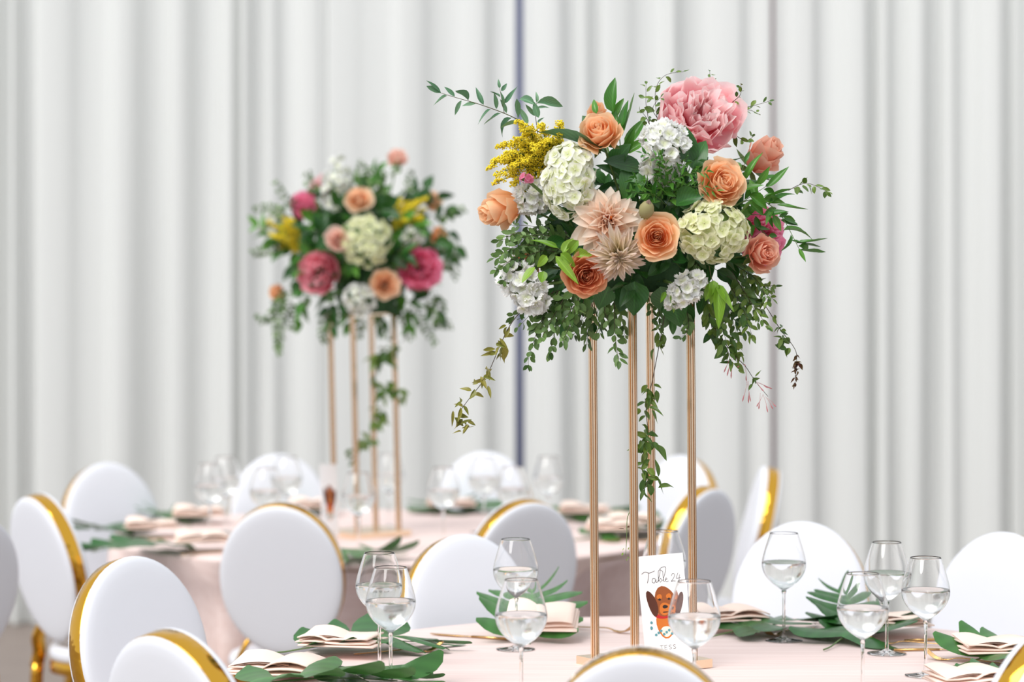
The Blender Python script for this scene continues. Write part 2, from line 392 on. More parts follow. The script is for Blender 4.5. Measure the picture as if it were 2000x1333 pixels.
# ------------------------------------------------------------------ tables
CF, CB, RT = V((0.42, 6.0, 0)), V((-0.42, 9.2, 0)), 0.96
def table(c, lab, tlab, seed):
    t = thing('round_table', lab, 'table', c, 0, 'round banquet tables')
    obj('tabletop', MB().lathe([(0.001, ZT - .03), (RT - .02, ZT - .03), (RT - .02, ZT - .006), (0.001, ZT - .006)], 48).mesh('tabletop', False), M['wood'], t)
    for a in range(4):
        an = a * PI / 2 + .6; p = V((math.cos(an), math.sin(an), 0)) * 0.55
        obj('leg', MB().tube([p + V((0, 0, ZT - .03)), p + V((0, 0, 0.0))], 0.018, 8).mesh('leg'), M['wood'], t)
    rng = random.Random(seed); N = 288; ph = [rng.uniform(0, 6.28) for _ in range(4)]
    dents = []
    for q in CHAIRS:
        v = V((q.location.x - c.x, q.location.y - c.y)); ds = v.length
        if ds < RT + .3: dents.append((math.atan2(v.y, v.x) % (2 * PI), ds - .235, .26 / ds))
    rows = [0.02, 0.3, 0.6, 0.85, RT - .012]; vv = [V((0, 0, ZT))]; ff = []
    prof = [(r, ZT) for r in rows] + [(RT - .003, ZT - .003), (RT + .003, ZT - .012)] + [(RT + .006 + .05 * k / 8, ZT - .012 - (ZT - .03) * k / 8) for k in range(1, 9)]
    for i, (r, z) in enumerate(prof):
        d = max(0.0, (ZT - .012 - z) / ZT)
        for k in range(N):
            a = 2 * PI * k / N
            w = math.sin(17 * a + ph[0] + 1.2 * math.sin(3 * a + ph[1])) * .6 + math.sin(29 * a + ph[2]) * .3 + math.sin(11 * a + ph[3]) * .3
            rr = r + d ** 0.7 * 0.055 * w
            if d > 0:
                for (da, rs, hw) in dents:
                    x = abs((a - da + PI) % (2 * PI) - PI) / hw
                    if x < 1.5: rr = min(rr, rr + (rs - rr) * min(1, d * 6) * min(1, max(0, (1.5 - x) / .6)))
            vv.append(V((rr * math.cos(a), rr * math.sin(a), z)))
    for k in range(N): ff.append((0, 1 + k, 1 + (k + 1) % N))
    for i in range(len(prof) - 1):
        for k in range(N):
            k2 = (k + 1) % N; ff.append((1 + i * N + k, 1 + (i + 1) * N + k, 1 + (i + 1) * N + k2, 1 + i * N + k2))
    o = obj('tablecloth', mesh('tablecloth', vv, ff), M['cloth']); o.location = c
    tag(o, tlab, 'tablecloth', 'blush tablecloths')
table(CF, 'round banquet table carrying the Table 24 card', 'blush pink cloth on the table with the Table 24 card', 1)
table(CB, 'round banquet table standing nearer the curtains', 'blush pink draped cloth on the round table nearer the curtains', 2)

# ------------------------------------------------------------------ glasses
bowl_o = [(.0045, .002), (.013, .007), (.033, .022), (.0475, .041), (.0535, .060), (.0525, .078), (.0465, .102), (.039, .126), (.034, .141)]
bo = [(p.x, p.y) for p in catmull([V((r, z, 0)) for r, z in bowl_o], 4)]
bi = [(max(r - .0008, .0004), z + (.003 if i < 3 else .0016 * max(0, 1 - i / 20))) for i, (r, z) in enumerate(bo)]
g_bowl = MB().lathe([(0.0003, 0.0)] + bo + bi[::-1] + [(0.0003, bi[0][1])], 40).mesh('bowl')
liq_top = .070
lp = [(0.0003, bi[0][1] - .0004)] + [(r + .0004, z) for r, z in bi if z < liq_top - .002]
rl = [r for r, z in bi if z < liq_top][-1]
g_liq = MB().lathe(lp + [(rl + .0004, liq_top), (rl - .003, liq_top - .0004), (0.0003, liq_top - .0006)], 40).mesh('wine')
g_stem = MB().lathe([(.0003, -.002), (.0062, 0), (.0044, .012), (.0036, .04), (.0035, .09), (.0042, .113), (.0062, .122), (.0003, .1235)], 16).mesh('stem')
g_foot = MB().lathe([(.0003, .0005), (.044, .0005), (.046, .0012), (.0458, .002), (.03, .0038), (.014, .0068), (.006, .0112), (.0003, .012)], 40).mesh('foot')
def glass(px, rim, label, group):
    D = FP * (H - ZT - .2635) / (rim - YH); p = P(px, rim, D)
    t = thing('wine_glass', label, 'wine glass', (p.x, p.y, ZT + .0008), 0, group)
    z = Matrix.Translation((0, 0, .1215))
    obj('bowl', g_bowl, M['glass'], t, z); obj('wine', g_liq, M['water'], t, z)
    obj('stem', g_stem, M['glass'], t); obj('foot', g_foot, M['glass'], t); return t
GG = 'half-filled glasses on the table with the Table 24 card'
glass(741, 1080, 'half-filled wine glass with its foot beside the stacked napkin and curved fork', GG)
glass(763, 1108, 'half-filled wine glass overlapping another beside the pointed blush napkin', GG)
glass(1007, 1053, 'half-filled wine glass whose foot shows behind an overlapping glass by the gold knife', GG)
glass(1018, 1132, 'half-filled wine glass in front of the leaf-framed napkin between knife and fork', GG)
glass(1297, 1037, 'wine glass standing behind the Table 24 card', GG)
glass(1356, 1135, 'half-filled wine glass overlapping the dog portrait card', GG)
glass(1531, 1041, 'half-filled wine glass alone between two napkins on dark leaves', GG)
glass(1685, 1120, 'half-filled wine glass in front of large dark monstera leaf', GG)
glass(1732, 1059, 'half-filled wine glass behind two others, beside the gold fork', GG)
glass(1808, 1089, 'half-filled wine glass in front of gold fork and knife near the leaf-backed napkin', GG)
GB = 'glasses on the table nearer the curtains'
for px, rim, lab in ((410, 906, 'before the greyish drape beside the leaf-backed napkin pile'), (440, 893, 'overlapping another beside the napkin pile'), (520, 915, 'before the white chair near the blurred table card'),
                     (560, 893, 'nearer the drapes, before the chair by the blurred table card'), (700, 924, 'beside the blurred table card and gold poles'), (760, 887, 'between two blurred gold poles'),
                     (866, 914, 'above a lone leaf-backed napkin, clear of the chairs'), (945, 893, 'centred before the chair under the slit in the drapes'), (1001, 912, 'before the edge of the chair under the slit in the drapes'), (1071, 892, 'standing clear between the slit chair and a gold pole')):
    glass(px, rim, 'blurred wine glass ' + lab, GB)

# ------------------------------------------------------------------ leaves
def leaf_mesh(shape, bend, fold, nv=7, nu=4, twist=0.0, wav=0.0):
    prof = {'lance': lambda v: (math.sin(PI * v ** 0.8) ** 0.9) * (1 - .15 * v),
            'ovate': lambda v: math.sin(PI * v ** 0.72) ** 0.75 * (1 - .1 * v),
            'oval': lambda v: math.sin(PI * v ** .95) ** 0.6,
            'heart': lambda v: (math.sin(PI * v ** 0.55) ** 0.8)}[shape]
    def f(u, v):
        x = (u - .5) * max(prof(v), .02); y = v
        z = -bend * v * v + fold * abs(u - .5) * 2 * prof(v) * .5 + wav * math.sin(v * 14 + u * 5) * abs(u - .5)
        a = twist * v; return V((x * math.cos(a) - z * math.sin(a) * 0, y - .35 * abs(bend) * v ** 3 * abs(bend), z + x * math.sin(a)))
    v_, f_, u_ = grid(nu, nv, f); return mesh(shape + '_leaf', v_, f_, u_)
LM = {s: [leaf_mesh(s, b, fo, twist=tw, wav=wv) for b, fo, tw, wv in ((.05, .15, .1, 0), (.3, .25, -.4, .02), (-.2, .2, .5, .02), (.55, .3, .2, .03), (.15, .4, -.8, .01))] for s in ('lance', 'ovate', 'heart')}
LM['oval'] = [leaf_mesh('oval', b, fo, 4, 2, tw) for b, fo, tw in ((.05, .1, .1), (.3, .2, -.3), (-.25, .15, .4))]
def leaf(parent, b, t, w, mat, kind, rng, n0=None, name='leaf'):
    b, t = V(b), V(t); y = t - b; L = y.length; y = y / max(L, 1e-6)
    n = V(n0) if n0 is not None else V((rng.uniform(-.7, .7), -0.75 + rng.uniform(-.3, .3), 0.55 + rng.uniform(-.4, .4)))
    z = n - y * n.dot(y)
    if z.length < .15: z = V((.5, -.6, .6)); z -= y * z.dot(y)
    z.normalize(); x = y.cross(z)
    m = Matrix((x * w, y * L, z * L)).transposed().to_4x4()
    off = parent.location
    return obj(name, rng.choice(LM[kind]), mat, parent, Matrix.Translation(b - off) @ m)
def sprig(name, label, cat, group, pts, mat, kind, L, w, gap, stem_mat, sr=.0012, seed=0, start=.1, opp=False, spread=1.0, droop=0.0, explicit=(), n0=None, tipleaf=True, end_scale=.6, jit=.35):
    rng = random.Random(seed); path = catmull(pts, 6)
    root = thing(name, label, cat, path[0], 0, group)
    n = len(path); loc = [p - path[0] for p in path]
    obj('stem', MB().tube(loc, [sr * (1 - .6 * i / n) for i in range(n)], 5).mesh('stem'), stem_mat, root)
    acc = [0.0]
    for i in range(1, n): acc.append(acc[-1] + (path[i] - path[i - 1]).length)
    tot = acc[-1]; s = start * tot; side = 1
    while gap and s < tot:
        i = max(k for k in range(n) if acc[k] <= s); i = min(i, n - 2)
        t = (s - acc[i]) / max(acc[i + 1] - acc[i], 1e-6); p = path[i].lerp(path[i + 1], t); tg = (path[i + 1] - path[i]).normalized()
        vw = V((rng.uniform(-.5, .5), -1, rng.uniform(-.4, .6))); sd = tg.cross(vw).normalized()
        sc = (1 - (1 - end_scale) * s / tot)
        for sg in ((1, -1) if opp else (side,)):
            d = (tg * rng.uniform(.4, .9) + sd * sg * spread * rng.uniform(.6, 1.1) + V((rng.uniform(-jit, jit), rng.uniform(-jit, jit), rng.uniform(-jit, jit) - droop))).normalized()
            ll = L * sc * rng.uniform(.75, 1.15)
            b = p + d * .003; leaf(root, b, b + d * ll, w * sc * rng.uniform(.8, 1.15), mat, kind, rng, n0)
        side = -side; s += gap * rng.uniform(.75, 1.25)
    if tipleaf and gap:
        tg = (path[-1] - path[-3]).normalized(); leaf(root, path[-1], path[-1] + tg * L * end_scale, w * end_scale, mat, kind, rng, n0)
    for (b, t, ww) in explicit: leaf(root, b, t, ww, mat, kind, rng, n0)
    return root

# ------------------------------------------------------------------ flowers
def rose_set(N, seed, Hh=1.0, opening=1.0, ruffle=.03, wide=1.0):
    """unit-radius rose petals, z is the facing axis, base at the origin"""
    rng = random.Random(seed); out = []
    for k in range(N):
        t = k / (N - 1); ang = k * 2.39996 + rng.uniform(-.3, .3); outer = t > .68
        Rt = (.05 + .62 * (t / .68) ** 1.05 if not outer else .72 + .26 * (t - .68) / .32) * (1 + (opening - 1) * t) * rng.uniform(.93, 1.07)
        zt = Hh * (1.0 - .12 * t - .36 * max(0, t - .5) ** 1.2 * 2) * rng.uniform(.93, 1.05)
        hw = ((1.5 - .75 * t) if not outer else rng.uniform(.62, .8)) * wide * rng.uniform(.9, 1.1)
        curl = max(0, t - .45) * 1.7 + .06; ph = rng.uniform(0, 6); rf = ruffle * (.5 + t)
        pk = .10 if outer and rng.random() < .75 else 0
        def f(u, v):
            uu = 2 * u - 1; wv = .5 + .5 * math.sin(PI / 2 * min(1, v * 1.25))
            e = max(0, (v - .6) / .4); top = 1 - .20 * abs(uu) ** 2.8 + pk * max(0, 1 - abs(uu) * 3)
            r = Rt * (1 - (1 - v) ** 2.6) * (1 - .10 * e * (1 - t)) + curl * e * e * .17 * (1 + pk * 2 * (1 - abs(uu))) + rf * math.sin(uu * 5 + ph) * e
            z = zt * v ** 1.5 * top - curl * e ** 2.2 * .17 + rf * .7 * math.sin(uu * 7 + ph * 2) * e
            a = ang + uu * hw * wv
            return V((r * math.cos(a), r * math.sin(a), z - .12))
        v_, f_, u_ = grid(8, 6, f); out.append(mesh('petal', v_, f_, u_))
    return out
def peony_set(seed, n_out=11, n_in=34):
    rng = random.Random(seed); out = []
    for k in range(n_out + n_in):
        outer = k >= n_in; t = (k - n_in) / n_out if outer else k / n_in
        ang = k * 2.39996 + rng.uniform(-.4, .4); ph = rng.uniform(0, 6); rf = .05 if outer else .085
        Rt = rng.uniform(.78, .95) + .1 * t if outer else .12 + .62 * t * rng.uniform(.8, 1.15)
        zt = (.75 - .25 * t) * rng.uniform(.85, 1.1) if outer else rng.uniform(.78, 1.02) * (1 - .22 * t * t)
        hw = rng.uniform(.55, .8) if outer else rng.uniform(.5, .95); cur = rng.uniform(-.25, .15) if outer else rng.uniform(-.2, .3)
        def f(u, v):
            uu = 2 * u - 1; wv = .35 + .65 * math.sin(PI / 2 * min(1, v * 1.15)); e = max(0, (v - .55) / .45)
            top = 1 - .28 * abs(uu) ** 2.2 + .07 * math.sin(uu * 9 + ph)
            r = Rt * (1 - (1 - v) ** 2) + cur * e * e * .4 + rf * math.sin(uu * 6 + ph) * e
            z = zt * v ** 1.3 * top + rf * math.sin(uu * 8 + 2 * ph) * e
            a = ang + uu * hw * wv; return V((r * math.cos(a), r * math.sin(a), z - .1))
        v_, f_, u_ = grid(8, 6, f); out.append(mesh('petal', v_, f_, u_))
    return out
ROSES = [rose_set(32, 5, .95, 1.0, .035), rose_set(36, 9, .95, 1.05, .045), rose_set(28, 13, 1.2, .9, .035), rose_set(16, 4, 1.75, .62, .03, 1.3)]
PEON = [peony_set(3), peony_set(17)]
m_stem = MB().tube([(0, 0, -1), (0, 0, .0)], [.003, .0034], 6).mesh('stem')
m_sepal = leaf_mesh('lance', -.35, .2, 4, 2)
def stem_to(root, mtx, foot, r=.0028):
    l = mtx.inverted() @ V(foot); obj('stem', MB().tube(catmull([l, l * .5 + V((0, 0, -.02)), (0, 0, -.006)], 4), r, 6).mesh('stem'), M['stem'], root)
def rose(mtx, R, mat, variant, label, group, foot, cat='rose'):
    t = thing('rose', label, cat, mtx=mtx, group=group); S = Matrix.Scale(R, 4)
    for me in ROSES[variant]: obj('petal', me, mat, t, S)
    for k in range(5):
        obj('sepal', m_sepal, M['stem'], t, Matrix.Rotation(k * 1.2566, 4, 'Z') @ Matrix.Rotation(-.3, 4, 'X') @ Matrix.Translation((0, R * .1, -R * .14)) @ Matrix.Diagonal((R * .35, R * .9, R * .9, 1)))
    stem_to(t, mtx, foot); return t
def peony(mtx, R, mat, variant, label, group, foot):
    t = thing('peony', label, 'peony', mtx=mtx, group=group)
    for me in PEON[variant]: obj('petal', me, mat, t, Matrix.Scale(R, 4))
    stem_to(t, mtx, foot); return t
def dahlia_petal(tip, roll, reflex):
    def f(u, v):
        uu = 2 * u - 1; w = (math.sin(PI * min(1, .08 + .92 * v) ** .75) ** .8) if v < .999 else .02
        w = max(w, .03) * (1 + .12 * math.sin(v * 9))
        x = uu * w * .5 * (1 - .25 * roll); z = roll * .32 * uu * uu * w + .03 * math.cos(uu * 7) * w - reflex * v * v + .05 * math.sin(v * 5)
        return V((x, v, z))
    v_, f_, u_ = grid(6, 7, f); return mesh('petal', v_, f_, u_)
DP = [dahlia_petal(1, .6, .12), dahlia_petal(1, 1.0, -.15), dahlia_petal(1, 1.5, -.45), dahlia_petal(1, .4, .3)]
def dahlia(mtx, R, mats, N, label, group, foot, seed, ww=.36, inner=.25, kinds=(2, 1, 0, 3)):
    t = thing('dahlia', label, 'dahlia', mtx=mtx, group=group); rng = random.Random(seed)
    for k in range(N):
        q = (k + .5) / N; ang = k * 2.39996 + rng.uniform(-.12, .12)
        L = R * (inner + (1 - inner) * q ** .75) * rng.uniform(.9, 1.08)
        elev = math.radians(82 - 88 * q ** .85 + rng.uniform(-7, 7))
        kd = DP[kinds[0]] if q < .22 else DP[kinds[1]] if q < .5 else DP[rng.choice(kinds[2:])]
        w = L * ww * (1.25 if q > .5 else 1.05) * rng.uniform(.88, 1.12)
        m = Matrix.Rotation(ang, 4, 'Z') @ Matrix.Translation((0, R * .05, (1 - q) * R * .16)) @ Matrix.Rotation(elev, 4, 'X') @ Matrix.Rotation(rng.uniform(-.25, .25), 4, 'Y') @ Matrix.Diagonal((w, L, L, 1))
        obj('petal', kd, mats[0] if q > .17 or len(mats) < 2 else mats[1], t, m)
    stem_to(t, mtx, foot); return t
def floret_mesh(n, rnd, seed, cup=.12, ruff=0.0):
    rng = random.Random(seed); mb = MB()
    for k in range(n):
        a = 2 * PI * k / n + rng.uniform(-.15, .15); sc = rng.uniform(.88, 1.1); tl = rng.uniform(.6, 1.5) * cup; ph = rng.uniform(0, 6); lift = .25 * ruff * rng.random()
        def f(u, v):
            uu = 2 * u - 1; w = math.sin(PI * (.1 + .72 * v)) ** .7 * .56 * rnd; y = (.05 + .95 * v * (1 - .22 * uu * uu)) * sc
            x = uu * w; z = tl * v * v * 1.5 + .12 * uu * uu * v + ruff * math.sin(uu * 6 + ph) * v * .2 + lift
            return V((x * math.cos(a) - y * math.sin(a), x * math.sin(a) + y * math.cos(a), z))
        v_, f_, u_ = grid(4, 4, f); mb.add(v_, f_, u_)
    mb.tube([(0, 0, 0), (0, 0, .1)], .09, 6)
    return mb.mesh('floret')
FLO = [floret_mesh(4, 1.12, s, .04) for s in (1, 2, 3)]
STK = [floret_mesh(8, 1.2, s, .16, 1.1) for s in (4, 5, 6)]
def cluster(name, label, cat, group, mtx, rx, ry, rz, mat, meshes, fr, N, seed, foot, zmin=-.45):
    t = thing(name, label, cat, mtx=mtx, group=group); rng = random.Random(seed)
    obj('core', MB().lathe([(max(.0005, .72 * math.sin(a)), .72 * math.cos(a)) for a in [PI * i / 8 for i in range(9)]], 12).mesh('core'), M['stem'], t, Matrix.Diagonal((rx, ry, rz, 1)))
    for k in range(N):
        zz = 1 - (1 - zmin) * (k + .5) / N; r = math.sqrt(max(0, 1 - zz * zz)); a = k * 2.39996 + rng.uniform(-.3, .3)
        d = V((r * math.cos(a), r * math.sin(a), zz)); p = V((d.x * rx, d.y * ry, d.z * rz)) * (rng.uniform(.74, 1.12) if meshes is STK else rng.uniform(.84, 1.05))
        nd = (V((d.x / rx, d.y / ry, d.z / rz)).normalized() + V((rng.uniform(-.42, .42) for _ in range(3)))).normalized()
        s = fr * rng.uniform(.8, 1.15)
        obj('floret', rng.choice(meshes), mat, t, frame(p, nd, rng.uniform(0, 6)) @ Matrix.Scale(s, 4))
    stem_to(t, mtx, foot, .004); return t
def goldenrod(label, group, plumes, foot, seed):
    rng = random.Random(seed); root = thing('goldenrod', label, 'goldenrod', foot, 0, group); off = V(foot)
    for (b, e) in plumes:
        b, e = V(b), V(e); mid = b.lerp(e, .55) + V((0, 0, .012)); path = catmull([b, mid, e], 8)
        st = MB().tube([p - off for p in path], [.0012] * 8 + [.0007] * (len(path) - 8), 4); bl = MB()
        for i, p in enumerate(path[2:]):
            q = i / (len(path) - 3); n = int(8 * (1 - .6 * q)) + 2; sp = .013 * (1 - .75 * q) + .0015
            for _ in range(n):
                d = V((rng.uniform(-1, 1), rng.uniform(-1, 1), rng.uniform(-.5, 1.0))) * sp
                c = p + d - off; s = rng.uniform(.0014, .0025)
                st.tube([p - off, c], .0004, 3, False)
                for _k in range(3):
                    c2 = c + V((rng.uniform(-1, 1), rng.uniform(-1, 1), rng.uniform(-1, 1))) * .0028
                    vv = [c2 + V(x) * s for x in ((1, 0, 0), (-1, 0, 0), (0, 1, 0), (0, -1, 0), (0, 0, 1), (0, 0, -1))]
                    bl.add(vv, [(0, 2, 4), (2, 1, 4), (1, 3, 4), (3, 0, 4), (2, 0, 5), (1, 2, 5), (3, 1, 5), (0, 3, 5)])
        obj('plume_stem', st.mesh('plume_stem'), M['stem'], root)
        tag(obj('plume_blossom', bl.mesh('plume_blossom'), M['goldenrod'], root), None, None, None, 'stuff')
    return root

# ------------------------------------------------------------------ flower stands
def stand(c, topz, tilt, label, lab_bowl, lab_foam):
    th = math.radians(32)
    t = thing('flower_stand', label, 'flower stand', (c.x, c.y, ZT + .0006), 0, 'gold flower stands')
    t.rotation_euler = (0, tilt, 0); R3 = Matrix.Rotation(th, 3, 'Z'); hh = topz - ZT
    obj('base_plate', MB().box((0, 0, .0095), (.222, .222, .019), R3).mesh('base_plate', False), M['standgold'], t)
    obj('top_plate', MB().box((0, 0, hh), (.19, .19, .008), R3).mesh('top_plate', False), M['standgold'], t)
    q = .0070; prof = []
    # ribbed square section: grooves along each face
    for k in range(4):
        r = Matrix.Rotation(k * PI / 2, 2)
        for (x, y) in ((-1, -1), (-.35, -1), (-.30, -.45), (.10, -.45), (.15, -1), (.62, -1), (.66, -.6), (.84, -.6), (.88, -1)):
            prof.append(r @ V((x * q, y * q)))
    n = len(prof)
    pv = [V((p.x, p.y, .019)) for p in prof] + [V((p.x, p.y, hh - .004)) for p in prof]
    pf = [(i, (i + 1) % n, n + (i + 1) % n, n + i) for i in range(n)]
    pm = mesh('pole', pv, pf, None, False)
    for sx in (-1, 1):
        for sy in (-1, 1):
            p = R3 @ V((sx * .08, sy * .08, 0))
            obj('pole', pm, M['standgold'], t, Matrix.Translation(p) @ Matrix.Rotation(th + .25, 4, 'Z'))
    fo = thing('floral_foam', lab_foam, 'floral foam', (c.x, c.y, topz + .004), 0, None)
    obj('foam_block', MB().lathe([(.001, 0.001), (.085, .001), (.105, .05), (.11, .1), (.095, .16), (.06, .2), (.001, .215)], 16).mesh('foam_block'), M['foam'], fo)
    return t
FS = V((0.30, 6.05, 0)); BS = V((-0.497, 9.12, 0))
FT = P(1257, 575, 6.05); BT = P(716, 615, 9.12)
stand(FS, FT.z, -math.radians(.45), 'tall gold four-pole flower stand on the table with the Table 24 card', None, 'dark green floral foam inside the bouquet above the Table 24 card')
stand(BS, BT.z, -math.radians(1.3), 'tall gold four-pole flower stand on the table nearer the curtains', None, 'dark green floral foam inside the bouquet nearer the curtains')

# ------------------------------------------------------------------ front bouquet
FD = 6.05
BF = 'flowers of the bouquet above the Table 24 card'; BL = 'greenery of the bouquet above the Table 24 card'
FOOT = P(1260, 540, 6.05)
def facing(dx, dz): return V((dx, -1.0, dz))       # tilt away from straight-at-camera
def fl_m(px, py, D, dx=0, dz=0, roll=0.0, back=0.0):
    d = facing(dx, dz).normalized(); return frame(P(px, py, D) - d * back, d, roll)
pxs = 860.0
def frose(px, py, w, D, dx, dz, mat, var, label, roll=0.0):
    R = w / 2 / pxs; rose(fl_m(px, py, D, dx, dz, roll, R * .45), R, M[mat], var, label, BF, FOOT)
frose(1171, 258, 90, 5.87, -.25, .55, 'rose', 2, 'peach rose turned up beside the big dark leaf, near the top of the bouquet', .4)
frose(1414, 355, 88, 5.84, .35, .30, 'rose', 1, 'ruffled peach rose above the cream-green hydrangea', 1.1)
frose(1283, 462, 80, 5.76, -.05, .08, 'rose', 0, 'round peach rose facing out between dahlia and cream hydrangea', 2.0)
frose(1145, 538, 80, 5.80, .1, -.05, 'rose_dk', 1, 'copper orange rose tucked under the cream-pink dahlia', .7)
frose(990, 405, 104, 5.98, -1.6, -.5, 'rose', 3, 'peach rose seen from its side at the goldenrod edge of the bouquet', 0)
frose(1484, 312, 100, 6.10, .9, .9, 'rose_pk', 3, 'half-open salmon rose bud beside the pink peony', .3)
frose(1490, 495, 80, 5.90, .55, .05, 'rose_pk', 2, 'salmon rose backed by a pink peony under the ruscus', .9)
frose(1168, 226, 56, 6.12, -.3, .9, 'rose', 3, 'small peach rose bud half hidden by pointed leaves', 0)
frose(1024, 522, 66, 5.98, -.6, -.1, 'rose', 2, 'peach rose nearly hidden above the hanging white stock', 0)
peony(fl_m(1368, 222, 5.98, .25, .55, 0, .045), 92 / pxs, M['peony'], 0, 'large ruffled pink peony crowning the bouquet above the Table 24 card', BF, FOOT)
peony(fl_m(1490, 460, 6.03, .6, .1, 1, .035), 62 / pxs, M['peony_hot'], 1, 'bright pink peony half hidden behind a salmon rose', BF, FOOT)
cluster('hydrangea', 'tall white hydrangea head beside the goldenrod', 'hydrangea', BF, fl_m(1112, 352, 5.88, -.25, .1), .056, .082, .054, M['hydr'], FLO, .0172, 120, 3, FOOT)
cluster('hydrangea', 'cream-green hydrangea head above the hanging fresh green leaves', 'hydrangea', BF, fl_m(1392, 452, 5.84, .15, .0), .076, .064, .054, M['hydr_g'], FLO, .0160, 125, 5, FOOT)
dahlia(fl_m(1187, 432, 5.83, -.1, .25, .3, .02), 78 / pxs, (M['dahlia'], M['dahlia_c']), 54, 'large cream-pink dahlia with orange heart', BF, FOOT, 3, .52)
dahlia(fl_m(1209, 502, 5.77, .15, -.45, .0, .016), 58 / pxs, (M['dahlia_p'], M['dahlia_p']), 100, 'smaller pale dahlia with many narrow petals over the copper rose', BF, FOOT, 8, .24, .22, (1, 1, 0, 0))
cluster('stock_flower', 'upright white stock bloom under the big pink peony', 'stock flower', BF, fl_m(1298, 278, 5.86, -.05, .5), .042, .046, .030, M['stock'], STK, .0175, 34, 6, FOOT)
cluster('stock_flower', 'shaded white stock bloom threaded by narrow jasmine leaves', 'stock flower', BF, fl_m(1294, 330, 5.89, -.05, .0), .040, .028, .028, M['stock'], STK, .0165, 22, 16, FOOT)
cluster('stock_flower', 'white stock spike hanging at the eucalyptus edge of the bouquet', 'stock flower', BF, fl_m(1024, 560, 5.93, -.35, -.2, .6), .036, .062, .034, M['stock'], STK, .0175, 42, 7, FOOT)
cluster('stock_flower', 'small white stock spike hanging beneath the cream-green hydrangea', 'stock flower', BF, fl_m(1338, 568, 5.84, 0, -.3, -.9), .026, .046, .024, M['stock'], STK, .0150, 28, 9, FOOT)
cluster('stock_flower', 'white stock bloom between side-turned rose and white hydrangea', 'stock flower', BF, fl_m(1040, 390, 5.97, -.4, .0, .3), .036, .030, .026, M['stock'], STK, .0160, 24, 11, FOOT)
cluster('phlox', 'tiny pink phlox cluster among the goldenrod', 'phlox', BF, fl_m(1028, 350, 5.90, -.3, .4), .015, .009, .010, M['pinkbit'], FLO, .008, 10, 12, FOOT)
gb = P(1085, 345, 5.96); 
gp = []; rq = random.Random(12)
for k in range(34):
    an = math.radians(rq.uniform(-18, 62)) if k % 3 else math.radians(rq.uniform(50, 100)); ln = rq.uniform(70, 128) * (1.0 if an < .9 else .72); st = rq.uniform(.2, .55)
    ox, oy = 1082 + rq.uniform(-8, 8), 332 + rq.uniform(-14, 14)
    gp.append(((ox - math.cos(an) * ln * st, oy - math.sin(an) * ln * st), (ox - math.cos(an) * ln, oy - math.sin(an) * ln + 10 * math.cos(an))))
rg = random.Random(4)
goldenrod('feathery yellow goldenrod spray beside the white hydrangea', BF, [(P(b[0], b[1], 5.98 + rg.uniform(-.03, .04)), P(e[0], e[1], 5.93 + rg.uniform(-.06, .08))) for b, e in gp], gb, 4)
# dahlia bud
bm_ = fl_m(1262, 412, 5.76, .3, 1.2) @ Matrix.Scale(1.35, 4)
t = thing('dahlia_bud', 'closed striped dahlia bud beside the big cream-pink dahlia', 'flower bud', mtx=bm_, group=BF)
for k in range(9):
    obj('petal', DP[2], M['budgreen'], t, Matrix.Rotation(k * .698, 4, 'Z') @ Matrix.Translation((0, .0085, -.012)) @ Matrix.Rotation(math.radians(84), 4, 'X') @ Matrix.Diagonal((.014, .034, .03, 1)))
obj('heart', MB().lathe([(max(.0003, .0125 * math.sin(a)), .002 + .016 * -math.cos(a)) for a in [PI * i / 8 for i in range(9)]], 12).mesh('heart'), M['budgreen'], t)
stem_to(t, bm_, FOOT, .002)

def fp(l, D=None): return [P(q[0], q[1], q[2] if len(q) > 2 else D) for q in l]
def ex(l, D, w): return [(P(a, b, D + d0), P(c, d, D + d1), w * wf) for (a, b, c, d, wf, d0, d1) in l]
LBL = {'salal': 'broad dark salal leaves filling the bouquet above the Table 24 card',
       'euc': 'small-leaved eucalyptus sprig in the bouquet above the Table 24 card'}
# ruscus, goldenrod corner
sprig('ruscus_sprig', 'long ruscus sprig with blue-green leaves reaching out over the goldenrod', 'foliage', BL,
      fp([(1060, 262, 6.0), (1000, 228, 5.98), (940, 205, 5.96), (895, 192, 5.95), (862, 182, 5.94)]), M['lf_blue'], 'lance', .052, .0150, .0155, M['stem_olive'], .0013, 11, .15, spread=.8, end_scale=.75)
sprig('ruscus_sprig', 'short upright ruscus twig with two pairs of leaves above the goldenrod', 'foliage', BL,
      fp([(985, 222, 5.975), (980, 195, 5.96), (976, 172, 5.95)]), M['lf_blue'], 'lance', .034, .013, .016, M['stem_olive'], .0009, 12, .3, spread=.7)
sprig('ruscus_sprig', 'ruscus twig with broad leaf pairs beside the goldenrod tips', 'foliage', BL,
      fp([(1050, 262, 6.0), (1046, 225, 5.98), (1048, 200, 5.97)]), M['lf_blue'], 'lance', .040, .0135, .02, M['stem_olive'], .001, 13, .35, spread=1.2,
      explicit=ex([(985, 202, 1015, 168, 1, 0, -.02), (1044, 205, 1008, 178, 1.2, 0, .02), (1048, 202, 1100, 203, .8, 0, 0), (1052, 230, 1042, 198, 1.2, 0, 0)], 5.97, .015))
